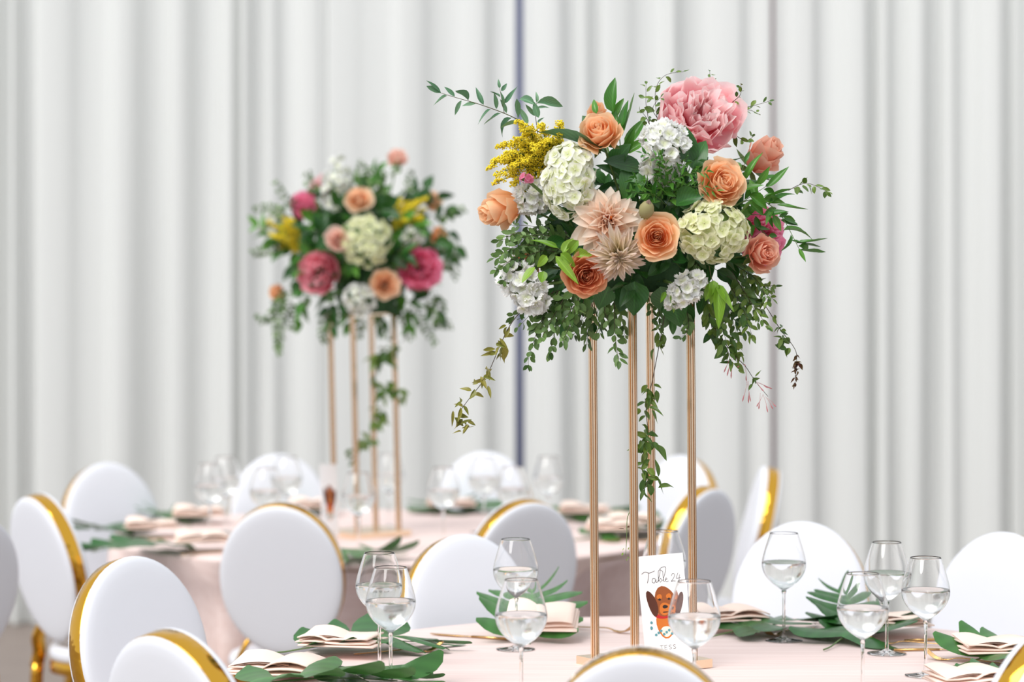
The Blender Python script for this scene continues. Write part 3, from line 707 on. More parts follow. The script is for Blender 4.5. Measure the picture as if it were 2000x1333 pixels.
# pointed leaves on top
sprig('ruscus_sprig', 'pointed fresh green leaves standing up behind the topmost peach rose', 'foliage', BL,
      fp([(1215, 320, 5.98), (1210, 270, 5.97), (1205, 225, 5.96)]), M['lf_ruscus'], 'ovate', .05, .02, 0, M['stem'], .0016, 14,
      explicit=ex([(1198, 220, 1189, 152, 1.3, 0, -.01), (1165, 222, 1157, 190, .7, 0, 0), (1212, 250, 1226, 195, 1.0, 0, 0), (1215, 265, 1248, 188, 1.1, 0, .02), (1200, 235, 1212, 190, .8, .03, .02),
                   (1220, 285, 1262, 228, 1.2, 0, .02), (1208, 270, 1195, 215, 1.0, 0, 0), (1222, 300, 1272, 262, 1.1, 0, -.02), (1215, 305, 1240, 250, 1.0, 0, -.03), (1212, 245, 1172, 232, .8, 0, 0)], 5.97, .022))
# big leaves
BIG = [(1185, 300, 1062, 245, 1.45, .0, -.02), (1180, 285, 1130, 232, 1.1, .03, .03), (1175, 300, 1075, 285, 1.1, .0, .0), (1255, 330, 1180, 312, 1.2, .0, -.03), (1250, 335, 1212, 378, 1.5, -.02, -.05), (1190, 330, 1230, 280, 1.3, .02, 0),
       (1345, 320, 1338, 245, 1.1, -.03, -.03), (1352, 330, 1375, 270, 1.1, -.03, -.03), (1355, 345, 1395, 312, 1.1, -.03, -.06), (1375, 330, 1455, 318, .9, 0, 0), (1320, 400, 1370, 375, 1.0, -.06, -.1), (1265, 330, 1290, 395, 1.2, 0, -.05)]
for i, e in enumerate((BIG[:3], BIG[3:6], BIG[6:10], BIG[10:])):
    e0 = e[0]; sprig('salal_sprig', ['huge blue-green salal leaf cluster beside the topmost peach rose', 'lobed dark salal leaves above the cream-pink dahlia', 'rounded salal leaves right under the large pink peony', 'dark salal leaves among the jasmine over the cream-green hydrangea'][i], 'foliage', BL,
          [FOOT, P((e0[0] + 1260) / 2, (e0[1] + 540) / 2, 6.0), P(e0[0], e0[1], 5.92)], M['lf_salal'] if i else M['lf_blue'], 'ovate', .1, .05, 0, M['stem'], .002, 30 + i, explicit=ex(e, 5.92, .046), n0=(0, -.7, .7))
# lower hanging broad leaves
LOW = [(1240, 550, 1238, 618, 1.5, -.05, -.05), (1225, 560, 1210, 610, 1.1, 0, 0), (1310, 585, 1330, 640, 1.3, 0, 0), (1330, 590, 1350, 648, 1.0, .03, .03), (1290, 560, 1300, 610, 1.3, -.03, 0), (1190, 560, 1170, 600, 1.1, -.03, 0), (1400, 560, 1420, 640, 1.0, 0, 0)]
sprig('salal_sprig', 'drooping broad salal leaves around the tops of the gold poles', 'foliage', BL, fp([(1260, 520), (1262, 545), (1268, 560)], 5.98), M['lf_salal'], 'ovate', .1, .05, 0, M['stem'], .002, 37, explicit=ex(LOW, 5.95, .046), n0=(0, -1, .1))
# fresh green leaves
sprig('greenery_sprig', 'bright fresh green leaves hanging under the cream-green hydrangea', 'foliage', BL, fp([(1385, 520, 5.9), (1390, 545, 5.86), (1400, 560, 5.83)]), M['lf_light'], 'ovate', .06, .02, 0, M['stem_olive'], .0014, 41,
      explicit=ex([(1394, 548, 1392, 592, 1.0, -.03, -.05), (1400, 555, 1432, 615, 1.0, -.03, -.05), (1402, 556, 1408, 638, 1.1, -.03, -.06), (1390, 552, 1378, 590, .9, -.03, -.03), (1310, 575, 1322, 615, .6, -.03, -.03), (1300, 570, 1290, 592, .5, -.03, -.03)], 5.86, .024), n0=(.1, -1, .3))
sprig('greenery_sprig', 'bright fresh green leaves over the copper rose beside the hanging white stock', 'foliage', BL, fp([(1120, 510, 5.86), (1090, 485, 5.83), (1060, 470, 5.82)]), M['lf_light'], 'ovate', .06, .02, 0, M['stem'], .0013, 42,
      explicit=ex([(1090, 485, 1035, 462, .75, -.03, -.03), (1095, 495, 1125, 522, .9, -.04, -.05), (1100, 495, 1115, 462, .9, -.03, -.03), (1120, 500, 1155, 495, .8, -.03, -.05), (1085, 500, 1130, 555, 1.0, -.04, -.06), (1068, 500, 1046, 525, .9, -.03, -.05), (1045, 522, 1018, 552, 1.1, -.03, -.04), (1062, 530, 1058, 555, 1.0, -.03, -.04), (1130, 470, 1100, 500, 1.0, -.04, -.04)], 5.84, .022))
# right-hand ruscus
RR = [(1455, 352, 1478, 298, 1.0, 0, -.03), (1478, 362, 1504, 326, 1.0, 0, -.02), (1498, 366, 1541, 325, 1.0, 0, 0), (1490, 385, 1548, 378, 1.0, 0, -.02), (1500, 400, 1552, 362, .9, 0, 0), (1518, 400, 1580, 418, 1.1, 0, -.03),
      (1530, 450, 1592, 440, 1.1, 0, 0), (1555, 475, 1619, 474, 1.0, 0, -.02), (1560, 488, 1612, 502, .8, 0, -.02), (1545, 470, 1600, 490, .7, 0, 0), (1475, 385, 1468, 345, 1.0, .02, .02), (1490, 420, 1540, 412, 1.0, 0, -.02), (1462, 380, 1500, 405, 1.1, -.02, -.04),
      (1510, 420, 1526, 452, 1.0, 0, 0), (1470, 395, 1440, 420, .9, -.03, -.06), (1480, 350, 1530, 345, .9, .02, .03), (1445, 372, 1492, 360, 1.0, -.02, -.04), (1525, 430, 1560, 440, .9, .0, .02)]
sprig('ruscus_sprig', 'glossy ruscus branch with long pointed leaves sweeping out beside the salmon roses', 'foliage', BL, fp([(1400, 420, 5.98), (1470, 390, 5.96), (1520, 415, 5.95), (1560, 485, 5.94)]), M['lf_ruscus'], 'lance', .06, .018, .03, M['stem'], .0015, 51, .3, explicit=ex(RR, 5.95, .0185), spread=.9)
for i, pp in enumerate(([(1400, 430), (1450, 395), (1495, 365)], [(1400, 440), (1465, 420), (1530, 425)], [(1395, 400), (1440, 350), (1455, 318)], [(1420, 440), (1470, 440), (1500, 462)])):
    sprig('ruscus_sprig', 'leafy ruscus sprig filling in behind the glossy ruscus branch', 'foliage', BL, fp(pp, 5.99), M['lf_ruscus'], 'lance', .05, .0175, .017, M['stem'], .0013, 55 + i, .2, spread=.9)
for i, pp in enumerate(([(1130, 540), (1120, 590), (1105, 630)], [(1180, 550), (1170, 600), (1160, 630)], [(1370, 560), (1390, 600), (1395, 650)], [(1430, 540), (1450, 580), (1445, 620)], [(1290, 560), (1300, 590), (1310, 625)])):
    sprig('salal_sprig', 'dark leafy sprig drooping under the bouquet above the Table 24 card', 'foliage', BL, fp(pp, 6.02), M['lf_salal'], 'ovate', .06, .03, .022, M['stem'], .0014, 85 + i, .15, spread=.9, droop=.3)
# eucalyptus: (path, leaf scale, seed)
EUC = [([(1540, 372), (1575, 358), (1615, 374)], 1, 'euc'), ([(1420, 215), (1465, 208), (1502, 198)], .9, 'euc'), ([(1430, 200), (1446, 185), (1447, 166)], .8, 'euc'), ([(1285, 245), (1280, 180), (1298, 148), (1335, 140)], 1.1, 'euc'),
       ([(1270, 250), (1262, 205), (1262, 165)], 1, 'euc'), ([(1385, 190), (1388, 160), (1386, 140)], .8, 'euc'), ([(1290, 260), (1320, 210), (1332, 172)], 1, 'euc'), ([(1430, 260), (1455, 275), (1470, 268)], 1, 'euc'),
       ([(1280, 280), (1265, 235), (1250, 215)], 1, 'euc'), ([(1300, 250), (1275, 215), (1290, 190)], 1, 'euc'), ([(1440, 230), (1460, 215), (1480, 222)], .8, 'euc'),
       # left cloud
       ([(1100, 490), (1030, 462), (975, 470)], 1.1, 'euc'), ([(1100, 495), (1030, 485), (965, 505)], 1.1, 'euc'), ([(1090, 500), (1020, 500), (968, 528)], 1.1, 'euc'), ([(1090, 505), (1030, 520), (985, 548)], 1.1, 'euc'),
       ([(1100, 480), (1050, 445), (1000, 440)], 1, 'euc'), ([(1120, 470), (1080, 450), (1040, 455)], 1.1, 'euc'), ([(1110, 500), (1060, 490), (1000, 515)], 1.1, 'euc'), ([(1105, 480), (1070, 465), (1010, 470)], 1.0, 'euc'),
       # hanging below, left to right
       ([(1090, 560), (1050, 600), (1012, 640)], 1.1, 'euc'), ([(1090, 570), (1060, 620), (1035, 690), (1032, 712)], 1.1, 'euc'), ([(1110, 570), (1080, 620), (1058, 660)], 1.1, 'euc'), ([(1110, 575), (1090, 620), (1075, 685)], 1.2, 'euc'),
       ([(1130, 580), (1115, 630), (1098, 668)], 1.2, 'euc'), ([(1140, 585), (1135, 630), (1120, 655)], 1.1, 'euc'), ([(1160, 585), (1150, 640), (1146, 672)], 1.2, 'euc'), ([(1180, 580), (1180, 620), (1170, 650)], 1.1, 'euc'),
       ([(1200, 580), (1200, 640), (1208, 705)], 1.2, 'euc'), ([(1210, 575), (1215, 620), (1220, 660)], 1.1, 'euc'), ([(1110, 560), (1040, 590), (1000, 620)], 1.1, 'euc'), ([(1130, 560), (1085, 600), (1045, 640)], 1.2, 'euc'), ([(1150, 570), (1120, 600), (1090, 640)], 1.2, 'euc'),
       ([(1190, 560), (1180, 600), (1190, 630)], 1.1, 'euc'), ([(1240, 520), (1262, 570), (1280, 625)], .95, 'euc'), ([(1270, 500), (1283, 560), (1290, 640)], .9, 'euc'), ([(1250, 510), (1215, 560), (1195, 610)], .9, 'euc'), ([(1345, 480), (1365, 520), (1372, 570)], .95, 'euc'), 
       # right below
       ([(1430, 530), (1460, 580), (1500, 640)], 1, 'euc'), ([(1420, 550), (1450, 600), (1470, 660)], 1.1, 'euc'), ([(1440, 520), (1480, 550), (1500, 590)], .9, 'euc'), ([(1410, 570), (1430, 620), (1440, 670)], 1.1, 'euc'), ([(1380, 580), (1390, 640), (1400, 670)], 1.1, 'euc'),
       ([(1430, 560), (1470, 600), (1480, 630)], 1, 'euc'), ([(1450, 540), (1490, 560), (1505, 565)], .9, 'euc'), ([(1400, 580), (1410, 630), (1425, 700)], 1, 'euc'), ([(1420, 540), (1455, 560), (1490, 610)], 1.1, 'euc'), ([(1340, 600), (1345, 640), (1330, 660)], .9, 'euc'), ([(1435, 575), (1452, 620), (1455, 650)], 1.1, 'euc')]
EUC += [([(x + 9 * (-1) ** k, y - 6) for k, (x, y) in enumerate(pp)], s * 1.05, g) for pp, s, g in EUC if 440 < pp[-1][1] < 600]
def euc_label(e):
    x, y = e
    if y < 300: return 'fine eucalyptus twig rising between the pointed leaves and the large pink peony' if x < 1345 else 'fine eucalyptus twig sticking out past the large pink peony'
    if y < 420: return 'eucalyptus tip reaching out past the glossy ruscus branch'
    if x < 1050 and y < 560: return 'eucalyptus sprig fanning out under the side-turned peach rose'
    if x < 1060: return 'eucalyptus sprig hanging below the white stock spike, leaves drooping'
    if x < 1235: return 'eucalyptus sprig hanging under the copper orange rose, before the pole tops'
    if x < 1380: return 'thin eucalyptus sprig hanging around the small white stock spike'
    return 'eucalyptus sprig hanging under the salmon rose and bright pink peony'
for i, (pp, s, _) in enumerate(EUC):
    r = random.Random(100 + i); d0 = 5.98 if len(pp) and pp[-1][1] > 440 else 6.02; d1 = d0 + r.uniform(-.12, .08)
    top = pp[-1][1] < 300
    sprig('eucalyptus_sprig', euc_label(pp[-1]), 'foliage', BL, [P(q[0], q[1], d0 + (d1 - d0) * k / (len(pp) - 1)) for k, q in enumerate(pp)], M['lf_jas'] if (top or pp[0][0] > 1370) else M['lf_euc'], 'oval', (.030 if not top else .024) * s, (.0145 if not top else .012) * s, .0165 if not top else .014, M['stem_dark'], .0009, 100 + i, .12, opp=not top, spread=.75, droop=.45 if not top else 0, jit=.55)
# core greenery: salal sprigs radiating from the foam
rc = random.Random(77); ctr = P(1262, 470, 6.05)
for i in range(52):
    a = i * 2.39996; e = math.asin(1 - 1.6 * (i + .5) / 52)
    d = V((math.cos(a) * math.cos(e), math.sin(a) * math.cos(e), math.sin(e))); 
    end = ctr + V((d.x * .235, d.y * .16, d.z * .185)) * rc.uniform(.78, 1.05); mid = ctr.lerp(end, .55) + V((0, 0, .01))
    sprig('salal_sprig', 'broad dark leaves on the curtain side of the bouquet above the Table 24 card' if d.y > .3 else 'broad dark leaves packed below the large pink peony' if d.z > .35 else 'broad dark leaves packed around the white hydrangea and dahlias' if d.x < 0 else 'broad dark leaves packed around the cream-green hydrangea', 'foliage', BL, [ctr.lerp(end, .2), mid, end], M['lf_salal'], 'ovate', .072, .038, .024, M['stem'], .0016, 200 + i, .3, spread=1.0, end_scale=.85)
# fine jasmine across the middle
for i, pp in enumerate(([(1270, 400), (1285, 355), (1300, 320), (1255, 300)], [(1290, 400), (1300, 362), (1345, 340), (1380, 335)], [(1285, 400), (1262, 365), (1238, 350)], [(1300, 405), (1322, 370), (1375, 365)], [(1280, 390), (1300, 345), (1290, 305)], [(1300, 400), (1275, 380), (1232, 375)], [(1310, 400), (1345, 375), (1400, 372)], [(1310, 400), (1330, 340), (1340, 310)])):
    sprig('jasmine_sprig', 'fine jasmine sprig with narrow curved leaves in front of the shaded white stock', 'foliage', BL, [P(q[0], q[1], 5.90 - .04 * k) for k, q in enumerate(pp)], M['lf_ruscus'], 'lance', .033, .0075, .013, M['stem'], .0008, 300 + i, .15, opp=True, spread=.9)
# trailing vines
def vine(label, pts, clusters, mat, D, seed, L=.03, w=.008, group=BL, sm='stem_dark', r=.0011, n=6, nm='jasmine_vine', spread=.02):
    rng = random.Random(seed); path = catmull([P(q[0], q[1], D + (q[2] if len(q) > 2 else 0)) for q in pts], 6)
    root = thing(nm, label, 'vine', path[0], 0, group)
    obj('stem', MB().tube([p - path[0] for p in path], [r * (1 - .5 * i / len(path)) for i in range(len(path))], 5).mesh('stem'), M[sm], root)
    for (cx, cy, k, sc, *mm) in clusters:
        c = P(cx, cy, D); k0 = min(range(len(path)), key=lambda i: (path[i] - c).length); c = c.lerp(path[k0], .5)
        for j in range(k):
            b = c + V((rng.uniform(-1, 1), rng.uniform(-1, 1), rng.uniform(-1, 1))) * spread * .7 * sc
            d = V((rng.uniform(-1, 1), rng.uniform(-.8, .5), rng.uniform(-1.4, .35))).normalized()
            leaf(root, b, b + d * L * sc * rng.uniform(.7, 1.2), w * sc * rng.uniform(.8, 1.3), M[mm[0]] if mm else mat, 'lance', rng)
    return root
vine('olive jasmine vine trailing away from the hanging white stock', [(1030, 595), (1000, 630), (978, 672), (950, 735), (912, 785), (895, 812), (905, 832)], [(985, 640, 3, .8), (978, 668, 8, 1.0), (972, 690, 5, 1.1), (960, 712, 2, 1.1), (945, 745, 7, .9), (930, 762, 4, 1.0), (905, 785, 5, .9), (893, 805, 5, .9), (912, 822, 8, .8), (908, 845, 2, .9)], M['lf_olive'], 5.95, 61, .034, .0095)
vine('bare-stemmed jasmine vine ending in a bronze bud spike', [(1470, 560), (1490, 590), (1525, 645), (1550, 678), (1556, 700), (1553, 750)], [(1490, 590, 6, .8), (1510, 620, 2, .8), (1524, 640, 5, .8), (1526, 665, 8, 1.0), (1530, 685, 3, 1.1), (1556, 695, 4, .5, 'lf_brown'), (1556, 708, 8, .6, 'lf_brown'), (1555, 722, 7, .55, 'lf_brown'), (1554, 738, 5, .45, 'lf_brown'), (1553, 750, 4, .4, 'lf_brown')], M['lf_jas'], 5.98, 62, .028, .010, spread=.008)
cv = vine('long jasmine vine hanging down among the gold poles', [(1300, 600), (1292, 650), (1275, 740), (1262, 800), (1266, 850), (1255, 900), (1270, 950)], [(1293, 650, 6, .8), (1285, 670, 6, .9), (1268, 765, 8, 1.1), (1258, 780, 6, 1.2), (1262, 800, 5, 1.1), (1258, 840, 6, 1.0), (1265, 860, 8, 1.1), (1272, 880, 4, 1.3), (1250, 875, 3, 1.0), (1258, 905, 6, 1.0), (1275, 925, 6, 1.1), (1278, 940, 4, 1.3), (1250, 950, 3, 1.1), (1248, 960, 2, 1.0)], M['lf_jas'], 5.98, 63, .030, .011)
vine('thin tendril dangling against a gold pole with a tiny bud tip', [(1240, 985), (1226, 1010), (1224, 1050), (1222, 1085)], [(1226, 1030, 2, .6, 'lf_brown'), (1223, 1075, 3, .5), (1223, 1092, 2, .4)], M['lf_light'], 5.95, 64, .02, .006, sm='stem')
jb = vine('jasmine vine of slender pink-tipped buds under the cream-green hydrangea', [(1395, 640), (1430, 690), (1455, 715), (1475, 745), (1500, 775)], [(1405, 650, 6, 1.1), (1420, 665, 5, 1.2), (1430, 690, 5, 1.0), (1428, 705, 4, 1.0), (1445, 725, 2, .9), (1475, 742, 5, .7), (1412, 680, 4, 1.2)], M['lf_jas'], 5.96, 65, .028, .010)
rb = random.Random(5)
for (bx, by, tx, ty) in ((1430, 690, 1420, 735), (1430, 690, 1428, 740), (1428, 692, 1414, 728), (1455, 715, 1458, 745), (1475, 745, 1500, 758), (1478, 748, 1508, 760), (1470, 742, 1492, 765), (1460, 745, 1450, 785), (1462, 745, 1462, 788), (1458, 745, 1466, 785), (1485, 768, 1482, 800), (1490, 770, 1500, 806), (1495, 775, 1510, 800), (1498, 778, 1516, 795), (1490, 772, 1478, 795), (1448, 712, 1440, 718), (1450, 712, 1456, 714)):
    b = P(bx, by, 5.96) - jb.location; e = P(tx, ty, 5.96 + rb.uniform(-.02, .02)) - jb.location; m = b.lerp(e, .5) + V((.001, 0, .001))
    obj('bud', MB().tube(catmull([b, m, b.lerp(e, .75), e], 2), [.0003, .0003, .0004, .0005, .0012, .0016, .0004], 5).mesh('bud'), M['bud_pink'], jb)

# ------------------------------------------------------------------ back bouquet
BD = 9.12; s2 = FP / BD
BB = 'flowers of the bouquet nearer the curtains'; BBL = 'greenery of the bouquet nearer the curtains'; FOOT2 = P(716, 585, BD)
def brose(px, py, w, dd, dx, dz, mat, var, label):
    R = w / 2 / s2; rose(fl_m(px, py, BD + dd, dx, dz, px * .1, R * .4), R, M[mat], var, label, BB, FOOT2)
brose(776, 308, 44, .03, .1, .7, 'rose_bl', 2, 'blush rose on a long stem rising above its bouquet')
brose(700, 388, 50, -.12, -.05, .3, 'rose_lt', 0, 'peach rose beside the white stock of the curtain-side bouquet')
brose(846, 392, 42, 0, .5, .3, 'rose_lt', 2, 'peach rose beside goldenrod in the curtain-side bouquet')
brose(858, 462, 40, -.05, .5, .1, 'rose', 2, 'deeper peach rose right above the hot pink peony')
brose(751, 557, 54, -.2, .1, -.05, 'rose_lt', 1, 'peach rose low over the gold poles of the curtain-side stand')
brose(540, 572, 36, .02, -.6, -.1, 'rose', 2, 'small deeper peach rose on the drooping greenery of the curtain-side bouquet')
brose(657, 468, 44, -.22, -.1, .05, 'rose_bl', 0, 'pale blush rose touching the cream hydrangea')
peony(fl_m(620, 532, BD - .15, -.25, -.05, 0, .05), 46 / s2, M['peony_red'], 0, 'round coral pink peony low in the curtain-side bouquet', BB, FOOT2)
peony(fl_m(824, 524, BD - .15, .3, -.05, 2, .05), 46 / s2, M['peony_hot'], 1, 'hot pink peony under a deeper peach rose', BB, FOOT2)
peony(fl_m(590, 398, BD - .03, -.5, .3, 1, .03), 30 / s2, M['peony_hot'], 1, 'deep pink peony partly covered by leaves above goldenrod', BB, FOOT2)
peony(fl_m(626, 362, BD + .02, -.2, .7, 1, .03), 28 / s2, M['peony'], 0, 'light pink peony against the white stock spike', BB, FOOT2)
cluster('hydrangea', 'large cream hydrangea at the heart of the curtain-side bouquet', 'hydrangea', BB, fl_m(716, 470, BD - .2, 0, .1), .085, .085, .06, M['hydr_g'], FLO, .0165, 90, 25, FOOT2)
cluster('stock_flower', 'tall white stock spike standing in the curtain-side bouquet', 'stock flower', BB, fl_m(660, 362, BD - .04, -.1, .3), .042, .095, .04, M['stock'], STK, .018, 38, 26, FOOT2)
cluster('stock_flower', 'white stock bloom sticking out sideways beyond the deep pink peony', 'stock flower', BB, fl_m(532, 435, BD, -.5, .1, .6), .05, .035, .035, M['stock'], STK, .018, 22, 27, FOOT2)
cluster('stock_flower', 'white stock bloom hanging beside the lowest peach rose', 'stock flower', BB, fl_m(702, 585, BD - .18, 0, -.2), .045, .052, .035, M['stock'], STK, .018, 26, 28, FOOT2)
cluster('stock_flower', 'pinkish white stock bloom under goldenrod', 'stock flower', BB, fl_m(806, 462, BD - .12, .2, .1), .03, .03, .025, M['stock'], STK, .016, 14, 29, FOOT2)
for lab, (cx, cy), sd in (('yellow goldenrod spray beside the peach rose pair', (795, 425), 31), ('yellow goldenrod spray under the sideways white stock', (560, 468), 32)):
    r = random.Random(sd); sx = 1 if cx > 700 else -1
    goldenrod(lab, BB, [(P(cx - sx * 25, cy + 25, BD - .06), P(cx + sx * r.uniform(-12, 38), cy + r.uniform(-42, 22), BD - .1 + r.uniform(-.08, .08))) for _ in range(15)], P(cx - sx * 25, cy + 25, BD - .06), sd)
ctr2 = P(705, 490, BD)
for i in range(50):
    a = i * 2.39996; e = math.asin(1 - 1.7 * (i + .5) / 50); r = random.Random(500 + i)
    d = V((math.cos(a) * math.cos(e), math.sin(a) * math.cos(e), math.sin(e)))
    end = ctr2 + V((d.x * .26, d.y * .18, d.z * .22)) * r.uniform(.8, 1.08); mid = ctr2.lerp(end, .55) + V((0, 0, .01))
    sprig('salal_sprig', 'broad leaves facing the drapes at the rear of the curtain-side bouquet' if d.y > .3 else 'broad leaves around the blush rose of the curtain-side bouquet' if d.z > .35 else 'broad leaves around the coral pink peony of the curtain-side bouquet' if d.x < 0 else 'broad leaves around the hot pink peony of the curtain-side bouquet', 'foliage', BBL, [ctr2.lerp(end, .2), mid, end], M['lf_salal'] if i % 3 else M['lf_ruscus'], 'ovate', .085, .046, .026, M['stem'], .0016, 500 + i, .25, end_scale=.85)
for i, pp in enumerate(([(600, 560), (590, 600), (585, 625)], [(650, 570), (645, 610), (650, 635)], [(690, 580), (685, 610), (680, 630)], [(740, 580), (748, 610), (745, 635)], [(790, 570), (800, 610), (805, 635)], [(840, 560), (850, 600), (860, 625)], [(560, 470), (530, 460), (505, 440)], [(860, 440), (885, 470), (892, 500)], [(700, 380), (720, 350), (735, 335)], [(790, 390), (830, 370), (870, 410)])):
    sprig('salal_sprig', ('leafy dark sprig drooping over the poles of the curtain-side stand' if i < 6 else 'leafy dark sprig sticking out among the roses of the curtain-side bouquet'), 'foliage', BBL, fp(pp, BD - .05), M['lf_salal'] if i % 2 else M['lf_ruscus'], 'ovate', .085, .042, .024, M['stem'], .0014, 685 + i, .1, spread=.9, droop=.2)
EB = [[(600, 420), (560, 390), (540, 360)], [(560, 420), (525, 405), (500, 410)], [(560, 480), (520, 490), (495, 495)], [(700, 360), (705, 330), (708, 315)], [(735, 370), (720, 335), (722, 330)], [(790, 380), (800, 350), (802, 335)], [(850, 430), (880, 415), (905, 410)],
      [(850, 480), (890, 490), (895, 510)], [(860, 510), (885, 525), (890, 545)], [(560, 560), (540, 610), (540, 680)], [(560, 570), (525, 620), (500, 622)], [(570, 580), (550, 640), (545, 690)], [(640, 600), (630, 640), (634, 670)], [(780, 590), (790, 630), (800, 660)],
      [(800, 590), (830, 640), (850, 670)], [(830, 580), (850, 620), (860, 640)], [(850, 570), (865, 610), (880, 640)], [(700, 600), (705, 640), (700, 660)], [(600, 590), (580, 610), (570, 640)], [(740, 600), (745, 640), (760, 660)], [(770, 340), (775, 330), (776, 320)], [(620, 380), (600, 350), (605, 340)], [(740, 380), (745, 350), (750, 340)]]
for i, pp in enumerate(EB):
    r = random.Random(600 + i)
    sprig('eucalyptus_sprig', 'small-leaved eucalyptus sprig in the bouquet nearer the curtains', 'foliage', BBL, [P(q[0], q[1], BD + r.uniform(-.1, .05)) for q in pp], M['lf_euc'], 'oval', .028, .015, .014, M['stem_dark'], .001, 600 + i, .1, opp=True, droop=.2)
vine('jasmine vine hanging among the poles of the curtain-side stand', [(780, 610), (790, 660), (745, 700), (730, 760), (775, 770), (740, 800), (725, 835), (700, 885)], [(735, 700, 8, 1.3), (755, 690, 6, 1.2), (780, 690, 4, 1.2), (755, 755, 8, 1.3), (782, 765, 6, 1.2), (730, 818, 7, 1.2), (752, 810, 6, 1.2), (725, 862, 5, 1.1), (697, 882, 8, 1.2), (730, 740, 3, 1)], M['lf_jas'], BD - .08, 71, .04, .015, BBL)

# ------------------------------------------------------------------ place settings
def monstera_mesh(seed, flat=.6):
    rng = random.Random(seed); mb = MB(); n = 6; L = .34
    for sg in (-1, 1):
        for k in range(n):
            y0, y1 = L * (k / n) * .92 + .01, L * ((k + 1) / n) * .92 + .01
            ang = math.radians(118 - 96 * (k + .5) / n); ln = .165 * (math.sin(PI * (.28 + .62 * (k + .5) / n)) ** .7) * rng.uniform(.9, 1.08) + (.02 if k == n - 1 else 0)
            dr = V((sg * math.sin(ang), math.cos(ang), 0)); lift = (.30 + .30 * math.sin(k * .9 + seed + sg) + rng.uniform(-.12, .12)) * flat; ph = rng.uniform(0, 6)
            def f(u, v):
                c = V((0, y0 + (y1 - y0) * u, 0)); taper = 1 if v < .35 else max(.2, 1 - ((v - .35) / .65) ** 4) * .97
                wd = (y1 - y0) * (u - .5) * (taper * (1 + .75 * v) - 1)
                p = c + dr * ln * v + V((0, wd, 0)) + V((0, 0, .0))
                p.y += .015 * v * v
                p.z = .018 + .020 * math.sin(PI * p.y / L) + lift * .10 * v * v - .018 * (1 if lift < 0 else .3) * v + .006 * math.sin(v * 3 + ph) * v + .004 * math.sin(u * PI)
                p.z = max(p.z, .0025); return p
            v_, f_, u_ = grid(3, 6, f); mb.add(v_, f_, [(.5 + (a[1]) * .5 * sg, .5) for a in u_])
    st = MB().tube(catmull([(0, L * .95, .018), (0, L * .5, .026), (0, .01, .014), (.004, -.06, .005), (.01, -.12, .0045)], 4), [.0012] * 5 + [.002] * 12, 6)
    return mb.mesh('monstera_leaf'), st.mesh('leaf_stalk')
MON = [monstera_mesh(s, f) for s, f in ((1, .7), (2, .9), (3, .6), (4, 1.0))]
M['stalk'] = simple('leaf_stalk', srgb(88, 116, 60), 0.5)
def monstera(pos, rz, sc, var, label, group, tilt=0):
    o = obj('monstera_leaf', MON[var][0], M['lf_mon']); o.location = (pos.x, pos.y, ZT + .001); o.rotation_euler = (tilt, 0, rz); o.scale = (sc, sc, sc)
    tag(o, label, 'leaf', group); obj('leaf_stalk', MON[var][1], M['stalk'], o); return o
def napkin_mesh(seed):
    rng = random.Random(seed); mb = MB(); z = 0.0
    for k in range(3):
        w, d = .185 - .006 * k + rng.uniform(-.004, .004), .14 - .004 * k; ox, oy = rng.uniform(-.004, .004), rng.uniform(-.004, .004); th = .0036; z0 = z; nn = 12; skew = rng.uniform(-.04, .06)
        ring = []
        for i in range(nn + 1):
            u = i / nn; x = (u - .5) * w; arch = .010 * math.sin(PI * u) * (k / 2) + .006 * math.sin(2 * PI * u + seed) * (k / 2)
            if k == 2: arch += .006 * max(0, 1 - abs(u - .42) * 9) * -1 + .004
            yy = [(-.5, .5), (-.485, 1.0), (0, 1.12), (.485, 1.0), (.5, .5), (.485, 0), (0, -.02), (-.485, 0)]
            ring.append([V((x + ox + skew * a * d * 2, a * d * (1 - .12 * abs(2 * u - 1) * (k % 2)) + oy, max(.0003, z0 + b * th + arch))) for a, b in yy])
        m = 8; vv = [p for r in ring for p in r]; ff = []
        for i in range(nn):
            for q in range(m): ff.append((i * m + q, i * m + (q + 1) % m, i * m + m + (q + 1) % m, i * m + m + q))
        ff.append(tuple(range(m))[::-1]); ff.append(tuple(nn * m + q for q in range(m))); mb.add(vv, ff); z += .0043
    # loose folded-over corner on top
    def f(u, v): return V((-.086 + .12 * u * (1 - .3 * v), -.062 + .124 * v + .012 * u, z + .004 + .009 * math.sin(PI * u) + .014 * v * (1 - u)))
    a, b, c = grid(8, 4, f); mb.add(a, b, c); a2 = [p - V((0, 0, .003)) for p in a]; mb.add(a2, [q[::-1] for q in b], c)
    return mb.mesh('folded_napkin')
NAP = [napkin_mesh(s) for s in (1, 2, 3)]
def napkin(pos, rz, var, label, group, z=.024, sc=1.0, tilt=0.0):
    o = obj('folded_napkin', NAP[var], M['napkin']); o.location = (pos.x, pos.y, ZT + z); o.rotation_euler = (tilt, 0, rz); o.scale = (sc, sc, sc)
    return tag(o, label, 'napkin', group)
fk = MB(); fk.bar(catmull([(0, -.10, .003), (0, -.03, .006), (0, .03, .009), (0, .055, .004), (0, .072, .003)], 4), [.0075] * 4 + [.006] * 4 + [.005] * 4 + [.013] * 4 + [.022], .0022, (1, 0, 0))
FK_H = fk.mesh('handle'); ft = []
for k in range(4):
    x = -.0093 + .0062 * k; ft.append(MB().bar(catmull([(x, .071, .0032), (x, .09, .006), (x, .116, .024)], 4), [.0042] * 6 + [.003] * 3, .002, (1, 0, 0)).mesh('tine'))
KN_H = MB().bar([(0, -.11, .003), (0, -.04, .0035), (0, .0, .003)], [.012, .010, .008], .005, (1, 0, 0)).mesh('handle')
